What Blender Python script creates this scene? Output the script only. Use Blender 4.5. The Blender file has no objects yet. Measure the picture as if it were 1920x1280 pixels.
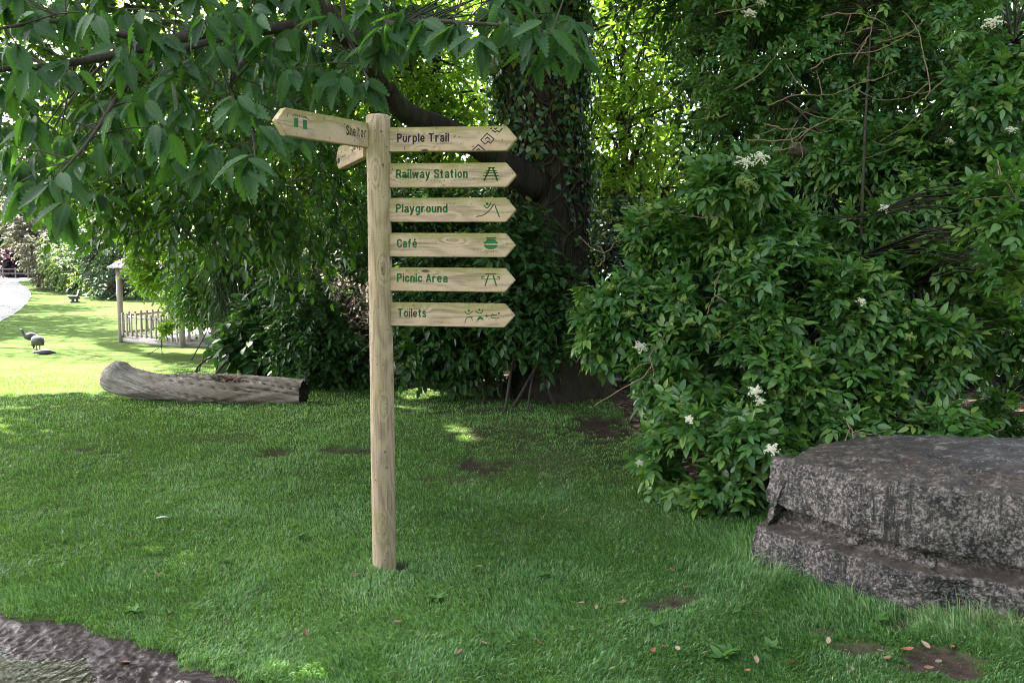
import bpy, bmesh, math, random
import numpy as np
from mathutils import Vector, Matrix, noise as mnoise

# ------------------------------------------------------------------ camera, sky, sun, exposure
C = bpy.context.scene.collection
SC = bpy.context.scene
F, PITCH, CH = 1600.0, math.atan(150 / 1600), 1.62          # focal length in photo pixels, pitch down, eye height
cam = bpy.data.objects.new('camera', bpy.data.cameras.new('camera'))
C.objects.link(cam)
cam.location = (0, 0, CH)
cam.rotation_euler = (math.pi / 2 - PITCH, 0, 0)
cam.data.lens = F / 1920 * 36
cam.data.clip_end = 3000
SC.camera = cam

S = np.array([-0.55, 0.45, 0.70]); S /= np.linalg.norm(S)    # towards the sun
SUN_EL = math.asin(S[2]); SUN_AZ = math.atan2(S[0], S[1])
w = bpy.data.worlds.new('World'); SC.world = w; w.use_nodes = True
nt = w.node_tree
sky = nt.nodes.new('ShaderNodeTexSky'); sky.sky_type = 'NISHITA'; sky.sun_disc = False
sky.sun_elevation = SUN_EL; sky.sun_rotation = SUN_AZ
sky.air_density = 1.0; sky.dust_density = 2.5; sky.ozone_density = 1.0
tcw = nt.nodes.new('ShaderNodeTexCoord'); nzw = nt.nodes.new('ShaderNodeTexNoise'); nzw.inputs['Scale'].default_value = 2.2; nzw.inputs['Detail'].default_value = 6
nt.links.new(tcw.outputs['Generated'], nzw.inputs['Vector'])                # broken white cloud over the blue
rmp = nt.nodes.new('ShaderNodeMapRange'); rmp.inputs[1].default_value = .40; rmp.inputs[2].default_value = .58; nt.links.new(nzw.outputs['Fac'], rmp.inputs[0])
bw = nt.nodes.new('ShaderNodeRGBToBW'); nt.links.new(sky.outputs[0], bw.inputs[0])
mul = nt.nodes.new('ShaderNodeMath'); mul.operation = 'MULTIPLY'; mul.inputs[1].default_value = 1.35; nt.links.new(bw.outputs[0], mul.inputs[0])
mxw = nt.nodes.new('ShaderNodeMix'); mxw.data_type = 'RGBA'; nt.links.new(rmp.outputs[0], mxw.inputs[0]); nt.links.new(sky.outputs[0], mxw.inputs[6]); nt.links.new(mul.outputs[0], mxw.inputs[7])
nt.links.new(mxw.outputs[2], nt.nodes['Background'].inputs[0])
nt.nodes['Background'].inputs[1].default_value = 0.11
sun = bpy.data.objects.new('sun', bpy.data.lights.new('sun', 'SUN')); C.objects.link(sun)
sun.data.energy = 5.0; sun.data.angle = math.radians(0.53); sun.data.color = (1, 0.95, 0.86)
sun.rotation_euler = Vector(-S).to_track_quat('-Z', 'Y').to_euler()
SC.view_settings.view_transform = 'Standard'; SC.view_settings.look = 'None'
SC.view_settings.exposure = 3.5; SC.view_settings.gamma = 1
SC.render.engine = 'CYCLES'
cy = SC.cycles
cy.max_bounces = 7; cy.diffuse_bounces = 4; cy.glossy_bounces = 2; cy.transmission_bounces = 5
cy.transparent_max_bounces = 6; cy.use_denoising = True; cy.use_adaptive_sampling = False; cy.denoising_prefilter = 'ACCURATE'; cy.sample_clamp_indirect = 4
cy.filter_width = 1.0; cy.caustics_reflective = False; cy.caustics_refractive = False

# ------------------------------------------------------------------ projection helpers
sp, cp = math.sin(PITCH), math.cos(PITCH)
def slope(py):
    v = -(np.asarray(py, float) - 640) / F
    return (v * cp - sp) / (cp + v * sp)
def P(px, py, d):
    """world point seen at photo pixel (px, py) standing d metres in front (world y)"""
    u = (np.asarray(px, float) - 960) / F; v = -(np.asarray(py, float) - 640) / F
    k = d / (cp + v * sp)
    return np.stack(np.broadcast_arrays(u * k, d + 0 * k, CH + k * (v * cp - sp)), -1)
GY = np.array([-200, 0, 7, 9, 12, 15, 18, 21, 24, 29, 35, 42, 50, 60, 70, 80, 90, 100, 120, 160, 300, 900.])
GZ = np.array([0, 0, 0, -.02, -.12, -.26, -.43, -.58, -.72, -.88, -1.02, -1.13, -1.22, -1.22, -1.05, -.82, -.55, -.3, 0, .3, 1, 3.])
def gz(x, y):
    return np.interp(y, GY, GZ) + 0 * np.asarray(x, float)
def G(px, py):
    """ground point under a photo pixel"""
    px = np.asarray(px, float); py = np.asarray(py, float)
    s = slope(py); lo = np.full(np.broadcast(px, py).shape, 1.0); hi = np.full(lo.shape, 400.0)
    for _ in range(50):
        m = (lo + hi) / 2
        below = CH + m * s < gz(0, m)
        hi = np.where(below, m, hi); lo = np.where(below, lo, m)
    return P(px, py, hi)
def proj(p):
    p = np.asarray(p, float); x, y, z = p[..., 0], p[..., 1], p[..., 2] - CH
    zc = np.maximum(y * cp - z * sp, 1e-3); yc = y * sp + z * cp
    return 960 + F * x / zc, 640 - F * yc / zc
def in_poly(px, py, poly):
    ins = np.zeros(np.shape(px), bool)
    n = len(poly)
    for i in range(n):
        x0, y0 = poly[i]; x1, y1 = poly[(i + 1) % n]
        if y0 == y1: continue
        c = ((y0 > py) != (y1 > py)) & (px < (x1 - x0) * (py - y0) / (y1 - y0) + x0)
        ins ^= c
    return ins
def vnoise(x, y, seed=0):
    xi = np.floor(x).astype(np.int64); yi = np.floor(y).astype(np.int64)
    fx = x - xi; fy = y - yi; fx = fx * fx * (3 - 2 * fx); fy = fy * fy * (3 - 2 * fy)
    def h(a, b):
        n = (a * 374761393 + b * 668265263 + seed * 974711) & 0x7fffffff
        n = ((n ^ (n >> 13)) * 1274126177) & 0x7fffffff
        return ((n ^ (n >> 16)) & 0xffff) / 65535.0
    return (h(xi, yi) * (1 - fx) + h(xi + 1, yi) * fx) * (1 - fy) + (h(xi, yi + 1) * (1 - fx) + h(xi + 1, yi + 1) * fx) * fy
def fnoise(x, y, seed=0, o=4):
    a, s, t = 0.0, 0.5, 0.0
    for k in range(o):
        a = a + s * vnoise(x * 2 ** k, y * 2 ** k, seed + k); t += s; s *= .5
    return a / t
def nrmz(a):
    return a / np.maximum(np.linalg.norm(a, axis=-1, keepdims=True), 1e-9)

# sunlit gaps in the canopy: the patches of lawn the photograph shows in sun
LIT = [
    [(-400, 655), (0, 640), (60, 628), (165, 632), (190, 648), (255, 662), (310, 676), (325, 690), (250, 704), (228, 735), (190, 738), (120, 740), (0, 745), (-400, 750)],
    [(240, 650), (400, 655), (410, 664), (260, 661)],
    [(-300, 554), (60, 552), (235, 556), (300, 560), (235, 565), (60, 563), (-300, 566)],
    [(-300, 515), (60, 517), (66, 525), (-300, 528)], [(-300, 540), (70, 541), (-300, 547)], [(-300, 577), (24, 577), (-300, 592)],
    [(822, 806), (860, 790), (915, 799), (930, 820), (870, 835)],
    [(985, 888), (1035, 870), (1085, 886), (1035, 906)], [(770, 918), (830, 900), (890, 915), (830, 938)], [(720, 735), (800, 725), (850, 740), (780, 756)], [(1170, 880), (1210, 868), (1240, 885), (1200, 900)],
    [(-100, 765), (40, 762), (70, 770), (-100, 776)],
    [(330, 560), (345, 560), (345, 575), (330, 575)],
]
def sun_free(p):
    """True where a leaf at p would not shade one of those patches"""
    p = np.asarray(p, float)
    g = p.copy()
    for _ in range(4):
        k = (g[:, 2] - gz(0, g[:, 1])) / S[2]
        g = g - S * k[:, None]
    px, py = proj(g)
    bad = np.zeros(len(p), bool)
    for poly in LIT: bad |= in_poly(px, py, poly)
    return ~bad

# ------------------------------------------------------------------ object helpers
def link(o, parent=None):
    C.objects.link(o)
    if parent is not None: o.parent = parent
    return o
def tag(o, label=None, cat=None, group=None, kind=None):
    if label: o['label'] = label
    if cat: o['category'] = cat
    if group: o['group'] = group
    if kind: o['kind'] = kind
    return o
def thing(name, label, cat, loc=(0, 0, 0), rz=0, group=None):
    o = bpy.data.objects.new(name, None); o.empty_display_size = .2
    o.location = loc; o.rotation_euler = (0, 0, rz)
    link(o); return tag(o, label, cat, group)
def mesh_np(name, V, loops, counts, mat, parent=None, uv=None, rnd=None, smooth=True, extra=None):
    me = bpy.data.meshes.new(name)
    V = np.ascontiguousarray(V, np.float32); loops = np.asarray(loops, np.int32).ravel(); counts = np.asarray(counts, np.int32)
    me.vertices.add(len(V)); me.vertices.foreach_set('co', V.ravel())
    me.loops.add(len(loops)); me.loops.foreach_set('vertex_index', loops)
    me.polygons.add(len(counts))
    st = np.zeros(len(counts), np.int32); st[1:] = np.cumsum(counts)[:-1]
    me.polygons.foreach_set('loop_start', st)
    me.polygons.foreach_set('loop_total', counts)
    me.update(calc_edges=True)
    if smooth: me.polygons.foreach_set('use_smooth', np.ones(len(counts), bool))
    if uv is not None:
        l = me.uv_layers.new(name='UVMap'); l.data.foreach_set('uv', np.asarray(uv, np.float32).ravel())
    if rnd is not None:
        a = me.attributes.new('rnd', 'FLOAT', 'FACE'); a.data.foreach_set('value', np.asarray(rnd, np.float32))
    for k, v in (extra or {}).items():
        a = me.attributes.new(k, 'FLOAT', 'POINT'); a.data.foreach_set('value', np.asarray(v, np.float32))
    if mat: me.materials.append(mat)
    return link(bpy.data.objects.new(name, me), parent)
def obj_bm(name, bm, mat, parent=None, smooth=False, loc=None):
    me = bpy.data.meshes.new(name); bm.normal_update(); bm.to_mesh(me); bm.free()
    if smooth:
        for p in me.polygons: p.use_smooth = True
    if mat: me.materials.append(mat)
    o = link(bpy.data.objects.new(name, me), parent)
    if loc is not None: o.location = loc
    return o
class MB:
    """collects boxes, bars and tubes, links them as ONE mesh"""
    def __init__(s): s.V = []; s.L = []; s.N = []; s.n = 0
    def add(s, V, faces):
        for f in faces: s.L.extend([i + s.n for i in f]); s.N.append(len(f))
        s.V.append(np.asarray(V, float)); s.n += len(V)
    def box(s, c, size, rot=None, bev=0.0):
        bm = bmesh.new(); bmesh.ops.create_cube(bm, size=1)
        bmesh.ops.scale(bm, vec=size, verts=bm.verts)
        if bev: bmesh.ops.bevel(bm, geom=bm.edges[:], offset=bev, segments=2, affect='EDGES', profile=.5)
        M = Matrix.Translation(c) @ (rot.to_4x4() if rot else Matrix.Identity(4))
        bm.verts.index_update()
        s.add([M @ v.co for v in bm.verts], [[v.index for v in f.verts] for f in bm.faces]); bm.free()
    def tube(s, path, radii, sides=8, cap=True, wob=0.0, seed=0):
        path = np.asarray(path, float); n = len(path); radii = np.broadcast_to(radii, (n,))
        t = nrmz(np.gradient(path, axis=0))
        ref = np.array([0, 0, 1.0]) if abs(t[0][2]) < .9 else np.array([1.0, 0, 0])
        a = nrmz(np.cross(t[0], ref)); rings = []
        ang = np.linspace(0, 2 * np.pi, sides, endpoint=False)
        r_ = np.random.default_rng(seed)
        for i in range(n):
            a = nrmz(a - t[i] * np.dot(a, t[i])); b = np.cross(t[i], a)
            rr = radii[i] * (1 + wob * (r_.random(sides) - .5))
            rings.append(path[i] + (np.cos(ang) * rr)[:, None] * a + (np.sin(ang) * rr)[:, None] * b)
        V = np.concatenate(rings); Fc = []
        for i in range(n - 1):
            for j in range(sides):
                k = (j + 1) % sides
                Fc.append([i * sides + j, i * sides + k, (i + 1) * sides + k, (i + 1) * sides + j])
        if cap: Fc.append(list(range(sides))[::-1]); Fc.append([(n - 1) * sides + j for j in range(sides)])
        s.add(V, Fc)
    def build(s, name, mat, parent=None, smooth=True):
        return mesh_np(name, np.concatenate(s.V), s.L, s.N, mat, parent, smooth=smooth)
def smooth_path(pts, n=24):
    pts = np.asarray(pts, float); m = len(pts)
    p = np.concatenate([[2 * pts[0] - pts[1]], pts, [2 * pts[-1] - pts[-2]]])
    out = []
    for u in np.linspace(0, m - 1 - 1e-6, n):
        i = int(u); f = u - i; a, b, c, d = p[i], p[i + 1], p[i + 2], p[i + 3]
        out.append(.5 * (2 * b + (c - a) * f + (2 * a - 5 * b + 4 * c - d) * f * f + (3 * b - 3 * c + d - a) * f ** 3))
    return np.array(out)
def sticks(name, p0, p1, r0, r1, mat, parent, sag=0.0):
    """many thin twigs of one plant as one mesh: three-sided, two segments each"""
    p0 = np.asarray(p0, float); p1 = np.asarray(p1, float); n = len(p0)
    r0 = np.broadcast_to(r0, (n,)); r1 = np.broadcast_to(r1, (n,))
    d = nrmz(p1 - p0); ref = np.where(np.abs(d[:, 2:3]) < .9, [[0, 0, 1.0]], [[1.0, 0, 0]])
    a = nrmz(np.cross(d, ref)); b = np.cross(d, a)
    mid = (p0 + p1) / 2; mid[:, 2] -= sag * np.linalg.norm(p1 - p0, axis=1)
    V = np.empty((n, 9, 3))
    for k, (q, r) in enumerate(((p0, r0), (mid, (r0 + r1) / 2), (p1, r1))):
        for j in range(3):
            t = 2 * np.pi * j / 3
            V[:, k * 3 + j] = q + (np.cos(t) * a + np.sin(t) * b) * r[:, None]
    fc = []
    for k in range(2):
        for j in range(3):
            m = (j + 1) % 3; fc.append([k * 3 + j, k * 3 + m, k * 3 + 3 + m, k * 3 + 3 + j])
    L = (np.array(fc).ravel()[None] + 9 * np.arange(n)[:, None])
    return mesh_np(name, V.reshape(-1, 3), L, np.full(n * 6, 4), mat, parent)

# ------------------------------------------------------------------ materials
def new_mat(name):
    m = bpy.data.materials.new(name); m.use_nodes = True
    t = m.node_tree; t.nodes.clear()
    out = t.nodes.new('ShaderNodeOutputMaterial')
    return m, t, out
class NT:
    def __init__(s, t): s.t = t
    def n(s, typ, ins=None, **kw):
        nd = s.t.nodes.new(typ)
        for k, v in kw.items(): setattr(nd, k, v)
        for k, v in (ins or {}).items():
            if isinstance(v, bpy.types.NodeSocket): s.t.links.new(v, nd.inputs[k])
            else: nd.inputs[k].default_value = v
        return nd
    def ramp(s, fac, stops, interp='LINEAR'):
        nd = s.t.nodes.new('ShaderNodeValToRGB'); nd.color_ramp.interpolation = interp
        e = nd.color_ramp.elements
        while len(e) < len(stops): e.new(.5)
        for k, (p, c) in enumerate(stops):
            e[k].position = p; e[k].color = (*c, 1) if len(c) == 3 else c
        s.t.links.new(fac, nd.inputs[0]); return nd.outputs[0]
    def mix(s, fac, a, b, blend='MIX'):
        nd = s.t.nodes.new('ShaderNodeMix'); nd.data_type = 'RGBA'; nd.blend_type = blend
        for i, v in ((0, fac), (6, a), (7, b)):
            if isinstance(v, bpy.types.NodeSocket): s.t.links.new(v, nd.inputs[i])
            else: nd.inputs[i].default_value = v if i == 0 else (*v, 1)
        return nd.outputs[2]
    def math(s, op, a, b=0.0, clamp=False):
        nd = s.t.nodes.new('ShaderNodeMath'); nd.operation = op; nd.use_clamp = clamp
        for i, v in ((0, a), (1, b)):
            if isinstance(v, bpy.types.NodeSocket): s.t.links.new(v, nd.inputs[i])
            else: nd.inputs[i].default_value = v
        return nd.outputs[0]
    def noise(s, vec, scale, detail=4, rough=.55, dist=0.0):
        return s.n('ShaderNodeTexNoise', {'Vector': vec, 'Scale': scale, 'Detail': detail, 'Roughness': rough, 'Distortion': dist}).outputs['Fac']
    def mapping(s, vec, scale=(1, 1, 1), loc=(0, 0, 0), rot=(0, 0, 0)):
        return s.n('ShaderNodeMapping', {'Vector': vec, 'Scale': scale, 'Location': loc, 'Rotation': rot}).outputs[0]
    def bump(s, h, strength=.5, dist=.01, prev=None):
        ins = {'Height': h, 'Strength': strength, 'Distance': dist}
        if prev: ins['Normal'] = prev
        return s.n('ShaderNodeBump', ins).outputs[0]
def leaf_mat(name, cols, trans, fac=.35, rough=.42, spec=.45, veins=False, patch=.0):
    """cols: colours a leaf may have, spread by each leaf's own random value; trans: light through the leaf"""
    m, t, out = new_mat(name); n = NT(t)
    r = n.n('ShaderNodeAttribute', attribute_name='rnd').outputs['Fac']
    st = [(i / max(len(cols) - 1, 1), c) for i, c in enumerate(cols)]
    col = n.ramp(r, st)
    k = [tuple(x * (.75 + .5 * i / max(len(cols) - 1, 1)) for x in trans) for i in range(len(cols))]
    tcol = n.ramp(r, [(i / max(len(cols) - 1, 1), c) for i, c in enumerate(k)])
    ins = {'Roughness': rough, 'Specular IOR Level': spec}
    if veins:
        uv = n.n('ShaderNodeUVMap').outputs[0]
        xyz = n.n('ShaderNodeSeparateXYZ', {0: uv})
        au = n.math('ABSOLUTE', n.math('SUBTRACT', xyz.outputs[0], .5))
        ph = n.math('SUBTRACT', n.math('MULTIPLY', xyz.outputs[1], 100.0), n.math('MULTIPLY', au, 62.0))
        s_ = n.math('POWER', n.math('ABSOLUTE', n.math('SINE', n.math('MULTIPLY', ph, .5))), 6.0)
        vein = n.math('SUBTRACT', 1.0, n.math('MULTIPLY', au, 22.0), True)
        mid = n.math('MAXIMUM', vein, n.math('SUBTRACT', 1.0, n.math('MULTIPLY', s_, 1.0)) if False else n.math('POWER', n.math('ABSOLUTE', n.math('COSINE', n.math('MULTIPLY', ph, .5))), 14.0))
        col = n.mix(n.math('MULTIPLY', mid, .35), col, (.10, .17, .06))
        ins['Normal'] = n.bump(n.math('SUBTRACT', 1.0, mid), .22, .003)
    bs = n.n('ShaderNodeBsdfPrincipled', {**ins, 'Base Color': col})
    tr = n.n('ShaderNodeBsdfTranslucent', {'Color': tcol})
    mx = n.n('ShaderNodeMixShader', {0: fac, 1: bs.outputs[0], 2: tr.outputs[0]})
    t.links.new(mx.outputs[0], out.inputs[0]); return m
def bark_mat(name, c0, c1, scale=6, stretch=.18, bump=.8, bd=.03, rough=.9):
    m, t, out = new_mat(name); n = NT(t)
    co = n.n('ShaderNodeTexCoord').outputs['Object']
    v = n.mapping(co, (1, 1, stretch))
    a = n.noise(v, scale, 8, .65, .6); b = n.noise(co, scale * .4, 3)
    col = n.ramp(a, [(.3, c0), (.7, c1)])
    col = n.mix(n.ramp(b, [(.45, (0, 0, 0)), (.7, (1, 1, 1))]), col, tuple(x * f for x, f in zip(c1, (.65, .9, .55))))
    bs = n.n('ShaderNodeBsdfPrincipled', {'Base Color': col, 'Roughness': rough, 'Specular IOR Level': .2, 'Normal': n.bump(a, bump, bd)})
    t.links.new(bs.outputs[0], out.inputs[0]); return m
def plain_mat(name, col, rough=.6, spec=.4, var=.15, scale=30, metal=0.0):
    m, t, out = new_mat(name); n = NT(t)
    co = n.n('ShaderNodeTexCoord').outputs['Object']
    a = n.noise(co, scale, 4)
    c = n.mix(a, tuple(x * (1 - var) for x in col), tuple(min(1, x * (1 + var)) for x in col))
    bs = n.n('ShaderNodeBsdfPrincipled', {'Base Color': c, 'Roughness': rough, 'Specular IOR Level': spec, 'Metallic': metal, 'Normal': n.bump(a, .2, .004)})
    t.links.new(bs.outputs[0], out.inputs[0]); return m

def wood_mat(name, grain_axis, light, dark, algae=(.30, .30, .12), ridge=False):
    """weathered softwood: grain along one local axis, knots, green algae towards the top edge, pinkish lower"""
    m, t, out = new_mat(name); n = NT(t)
    tc = n.n('ShaderNodeTexCoord'); co = tc.outputs['Object']
    info = n.n('ShaderNodeObjectInfo').outputs['Random']
    off = n.n('ShaderNodeCombineXYZ', {0: n.math('MULTIPLY', info, 37.0), 1: n.math('MULTIPLY', info, 11.0), 2: n.math('MULTIPLY', info, 5.0)}).outputs[0]
    base = n.n('ShaderNodeVectorMath', {0: co, 1: off}, operation='ADD').outputs[0]
    st = [26, 26, 26]; st[grain_axis] = 1.1
    v = n.mapping(base, tuple(st))
    knot = n.n('ShaderNodeTexVoronoi', {'Vector': n.mapping(base, tuple(3.2 if i == grain_axis else 9 for i in range(3))), 'Scale': 1.0}).outputs['Distance']
    kd = n.math('SUBTRACT', 1.0, n.math('MULTIPLY', knot, 3.2), True)
    warp = n.n('ShaderNodeTexNoise', {'Vector': n.mapping(base, tuple(1.2 if i == grain_axis else 5 for i in range(3))), 'Scale': 1.0, 'Detail': 2}).outputs['Fac']
    ring = n.math('SINE', n.math('ADD', n.math('MULTIPLY', warp, 75.0), n.math('MULTIPLY', kd, 16.0)))
    fine = n.noise(v, 4.5, 6, .7, .3)
    big = n.noise(base, 5.5, 4)
    g = n.math('ADD', n.math('MULTIPLY', n.math('ADD', ring, 1.0), .07 if ridge else .12), n.math('MULTIPLY', fine, .8))
    col = n.ramp(g, [(.28, dark), (.54, light), (.9, tuple(min(1, x * 1.12) for x in light))])
    col = n.mix(n.ramp(big, [(.50, (0, 0, 0)), (.68, (.55, .55, .55))]), col, algae)
    xyz = n.n('ShaderNodeSeparateXYZ', {0: co}).outputs
    if not ridge:
        h = n.math('ADD', n.math('MULTIPLY', xyz[2], 9.0), n.math('MULTIPLY', n.noise(base, 14, 4), .9))
        col = n.mix(n.ramp(h, [(.62, (0, 0, 0)), (1.0, (.9, .9, .9))]), col, algae)
        col = n.mix(n.ramp(h, [(0.0, (.5, .5, .5)), (.35, (0, 0, 0))]), col, tuple(x * f for x, f in zip(light, (1.05, .93, .98))))
    else:
        h = n.math('ADD', n.math('MULTIPLY', xyz[2], -1.3), n.noise(base, 7, 4))
        col = n.mix(n.ramp(h, [(.3, (0, 0, 0)), (.55, (.6, .6, .6))]), col, (.22, .22, .09))
    core = n.ramp(kd, [(.72, (0, 0, 0)), (.86, (1, 1, 1))])
    col = n.mix(core, col, tuple(x * .35 for x in dark))
    spk = n.ramp(n.noise(base, 60, 2), [(.66, (0, 0, 0)), (.72, (.75, .75, .75))])
    col = n.mix(spk, col, (.05, .05, .035))
    hh = n.math('ADD', n.math('MULTIPLY', fine, .7), n.math('MULTIPLY', ring, .12))
    nb = n.bump(hh, .35, .004)
    if ridge:
        rz = n.math('SINE', n.math('ADD', n.math('MULTIPLY', xyz[2], 740.0), n.math('MULTIPLY', n.noise(co, 9, 2), 5.0)))
        nb = n.bump(rz, .09, .003, nb)
        col = n.mix(n.math('MULTIPLY', n.math('ADD', rz, 1.0), .05), col, tuple(x * .45 for x in dark))
    bs = n.n('ShaderNodeBsdfPrincipled', {'Base Color': col, 'Roughness': .75, 'Specular IOR Level': .25, 'Normal': nb})
    t.links.new(bs.outputs[0], out.inputs[0]); return m

M = {}
M['board'] = wood_mat('sign_wood', 0, (.405, .298, .222), (.165, .115, .083), (.235, .20, .075))
M['post'] = wood_mat('post_wood', 2, (.38, .282, .20), (.185, .13, .088), (.23, .195, .078), ridge=True)
M['green'] = plain_mat('green_paint', (.020, .120, .042), .6, .2)
M['purple'] = plain_mat('purple_paint', (.045, .022, .060), .6, .2)
M['darkpaint'] = plain_mat('dark_green_paint', (.012, .035, .014), .6, .2)
M['steel'] = plain_mat('dull_steel', (.12, .11, .10), .4, .5, metal=.8)
M['bark'] = bark_mat('chestnut_bark', (.008, .007, .006), (.066, .050, .038), 9, .14, 1.0, .06)
M['branch'] = bark_mat('branch_bark', (.02, .017, .014), (.07, .055, .045), 14, .5, .6, .01)
M['twig'] = bark_mat('bare_twig', (.10, .065, .05), (.24, .155, .12), 20, .6, .3, .004)
M['stem'] = bark_mat('ivy_stem', (.030, .022, .015), (.095, .068, .048), 20, .6, .4, .006)

# leaves
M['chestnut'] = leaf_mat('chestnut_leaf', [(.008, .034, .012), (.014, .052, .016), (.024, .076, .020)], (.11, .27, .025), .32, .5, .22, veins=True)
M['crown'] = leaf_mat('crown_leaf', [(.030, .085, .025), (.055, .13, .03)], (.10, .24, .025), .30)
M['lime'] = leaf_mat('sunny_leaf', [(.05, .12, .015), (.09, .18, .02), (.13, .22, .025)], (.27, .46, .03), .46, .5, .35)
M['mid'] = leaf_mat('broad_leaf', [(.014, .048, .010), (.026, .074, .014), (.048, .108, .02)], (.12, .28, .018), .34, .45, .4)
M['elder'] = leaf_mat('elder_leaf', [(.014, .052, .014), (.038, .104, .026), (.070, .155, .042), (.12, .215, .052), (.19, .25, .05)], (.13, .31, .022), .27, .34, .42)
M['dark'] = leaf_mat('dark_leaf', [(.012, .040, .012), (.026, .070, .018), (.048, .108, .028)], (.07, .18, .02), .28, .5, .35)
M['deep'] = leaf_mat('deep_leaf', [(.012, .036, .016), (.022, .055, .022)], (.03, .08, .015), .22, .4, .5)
M['ivy'] = leaf_mat('ivy_leaf', [(.022, .07, .022), (.036, .10, .03), (.055, .125, .03), (.20, .20, .03)], (.09, .2, .02), .25, .35, .5)
M['far'] = leaf_mat('far_leaf', [(.035, .08, .03), (.055, .105, .04), (.10, .14, .07)], (.2, .3, .06), .4, .5, .4)
M['fardark'] = leaf_mat('far_dark_leaf', [(.03, .06, .035), (.05, .09, .045)], (.08, .15, .04), .3, .5, .4)
M['pink'] = leaf_mat('blossom_leaf', [(.05, .07, .035), (.10, .09, .06), (.17, .135, .11)], (.12, .13, .06), .3, .6, .3)
M['maroon'] = leaf_mat('maroon_leaf', [(.03, .02, .025), (.05, .025, .03)], (.08, .03, .03), .25, .5, .4)
M['bamboo'] = leaf_mat('bamboo_leaf', [(.018, .045, .02), (.03, .065, .025)], (.05, .1, .02), .25, .4, .4)
M['petal'] = leaf_mat('elder_petal', [(.66, .63, .48), (.78, .75, .60)], (.6, .58, .4), .25, .6, .3)
M['bud'] = leaf_mat('elder_bud', [(.22, .30, .08), (.34, .40, .13)], (.3, .4, .08), .3, .6, .3)

# ------------------------------------------------------------------ leaf shapes and foliage
def leaf_tpl(n=6, width=.24, shape=.55, fold=.25, bend=.18, serr=0.0):
    V, UV = [], []
    for i in range(n + 1):
        t = i / n
        wv = width * (math.sin(math.pi * t ** shape) ** .85 if 0 < t < 1 else 0.0)
        tooth = (serr if i % 2 else -serr) * width if 0 < i < n else 0
        wv = max(wv + tooth, 0)
        fwd = .35 * tooth
        zb = -bend * t * t
        V += [(0, t, zb), (-wv, t + fwd, zb + fold * wv), (wv, t + fwd, zb + fold * wv)]
        UV += [(.5, t), (.5 - wv, t), (.5 + wv, t)]
    Fc = []
    for i in range(n):
        a = 3 * i; b = a + 3
        Fc += [(a, b, b + 1, a + 1), (a, a + 2, b + 2, b)]
    V = np.array(V); UV = np.array(UV)
    return V, np.array(Fc), UV
T_CHEST = leaf_tpl(18, .215, .80, .30, .22, .13)
T_ELDER = leaf_tpl(6, .200, .74, .25, .20)
T_SIMPLE = (np.array([(0, 0, 0), (-.24, .32, .05), (-.2, .66, .02), (0, 1, -.12), (.2, .66, .02), (.24, .32, .05)]),
            np.array([(0, 3, 2, 1), (0, 5, 4, 3)]), np.array([(.5, 0), (.3, .3), (.3, .6), (.5, 1), (.7, .6), (.7, .3)]))
T_BLADE = (np.array([(0, 0, 0), (-.06, .35, .0), (-.05, .7, -.06), (0, 1, -.2), (.05, .7, -.06), (.06, .35, 0)]), T_SIMPLE[1], T_SIMPLE[2])
T_IVY = (np.array([(0, 0, 0), (-.42, .05, .03), (-.22, .35, .02), (-.38, .55, .0), (0, 1, -.1), (.38, .55, 0), (.22, .35, .02), (.42, .05, .03)]),
         np.array([(0, 2, 1, 1), (0, 4, 3, 2), (0, 6, 5, 4), (0, 7, 7, 6)]), np.zeros((8, 2)))
T_IVY = (np.array([(0, 0, 0), (-.42, .1, .03), (-.34, .5, .02), (0, 1, -.1), (.34, .5, .02), (.42, .1, .03)]), T_SIMPLE[1], T_SIMPLE[2])

def leaves(name, parent, mat, tpl, pos, d, nrm, size, rnd, wid=1.0, smooth=True):
    V, Fc, UV = tpl
    d = nrmz(d); x = nrmz(np.cross(d, nrm)); z = np.cross(x, d)
    R = np.stack([x, d, z], -1)                                   # columns
    sz = np.asarray(size)[:, None, None] if np.ndim(size) else size
    sc = np.stack([np.broadcast_to(wid, len(pos)), np.ones(len(pos)), np.ones(len(pos))], -1)
    T = V[None] * sc[:, None, :]
    W = np.einsum('nij,nmj->nmi', R, T) * sz + pos[:, None]
    m = len(V); n = len(pos)
    L = Fc.ravel()[None] + m * np.arange(n)[:, None]
    uv = np.broadcast_to(UV[Fc.ravel()], (n, Fc.size, 2))
    return mesh_np(name, W.reshape(-1, 3), L, np.full(n * len(Fc), Fc.shape[1]), mat, parent, uv, np.repeat(rnd, len(Fc)), smooth)
def sprays(rng, base, dirs, ln, k, droop=.35, spread=.9, jit=.35, upb=1.0):
    """k alternate leaves on each of n twigs; returns leaf points, directions, normals and the twig ends"""
    n = len(base); dirs = nrmz(dirs); up = np.array([0, 0, 1.0])
    side = nrmz(np.cross(dirs, up) + 1e-4)
    t = (np.arange(k) + .6) / k
    sg = np.where(np.arange(k) % 2, 1.0, -1.0); sg[-1] = 0
    end = base + dirs * ln[:, None]; end[:, 2] -= droop * ln
    pos = base[:, None] + dirs[:, None] * (ln[:, None] * t)[..., None]
    pos[..., 2] -= droop * ln[:, None] * t ** 2
    ld = dirs[:, None] * .6 + side[:, None] * (sg * spread)[None, :, None] + rng.normal(0, jit, (n, k, 3))
    ld[..., 2] -= droop * 1.2
    nm = up * upb + dirs[:, None] * .25 + rng.normal(0, .45, (n, k, 3))
    return pos.reshape(-1, 3), ld.reshape(-1, 3), nm.reshape(-1, 3), end
def pblob(px, py, d, rx, ry, rd=None):
    c = P(px, py, d); k = d / F
    return (c, np.array([rx * k, (rd if rd else (rx + ry) / 2 * k), ry * k]))
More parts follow.
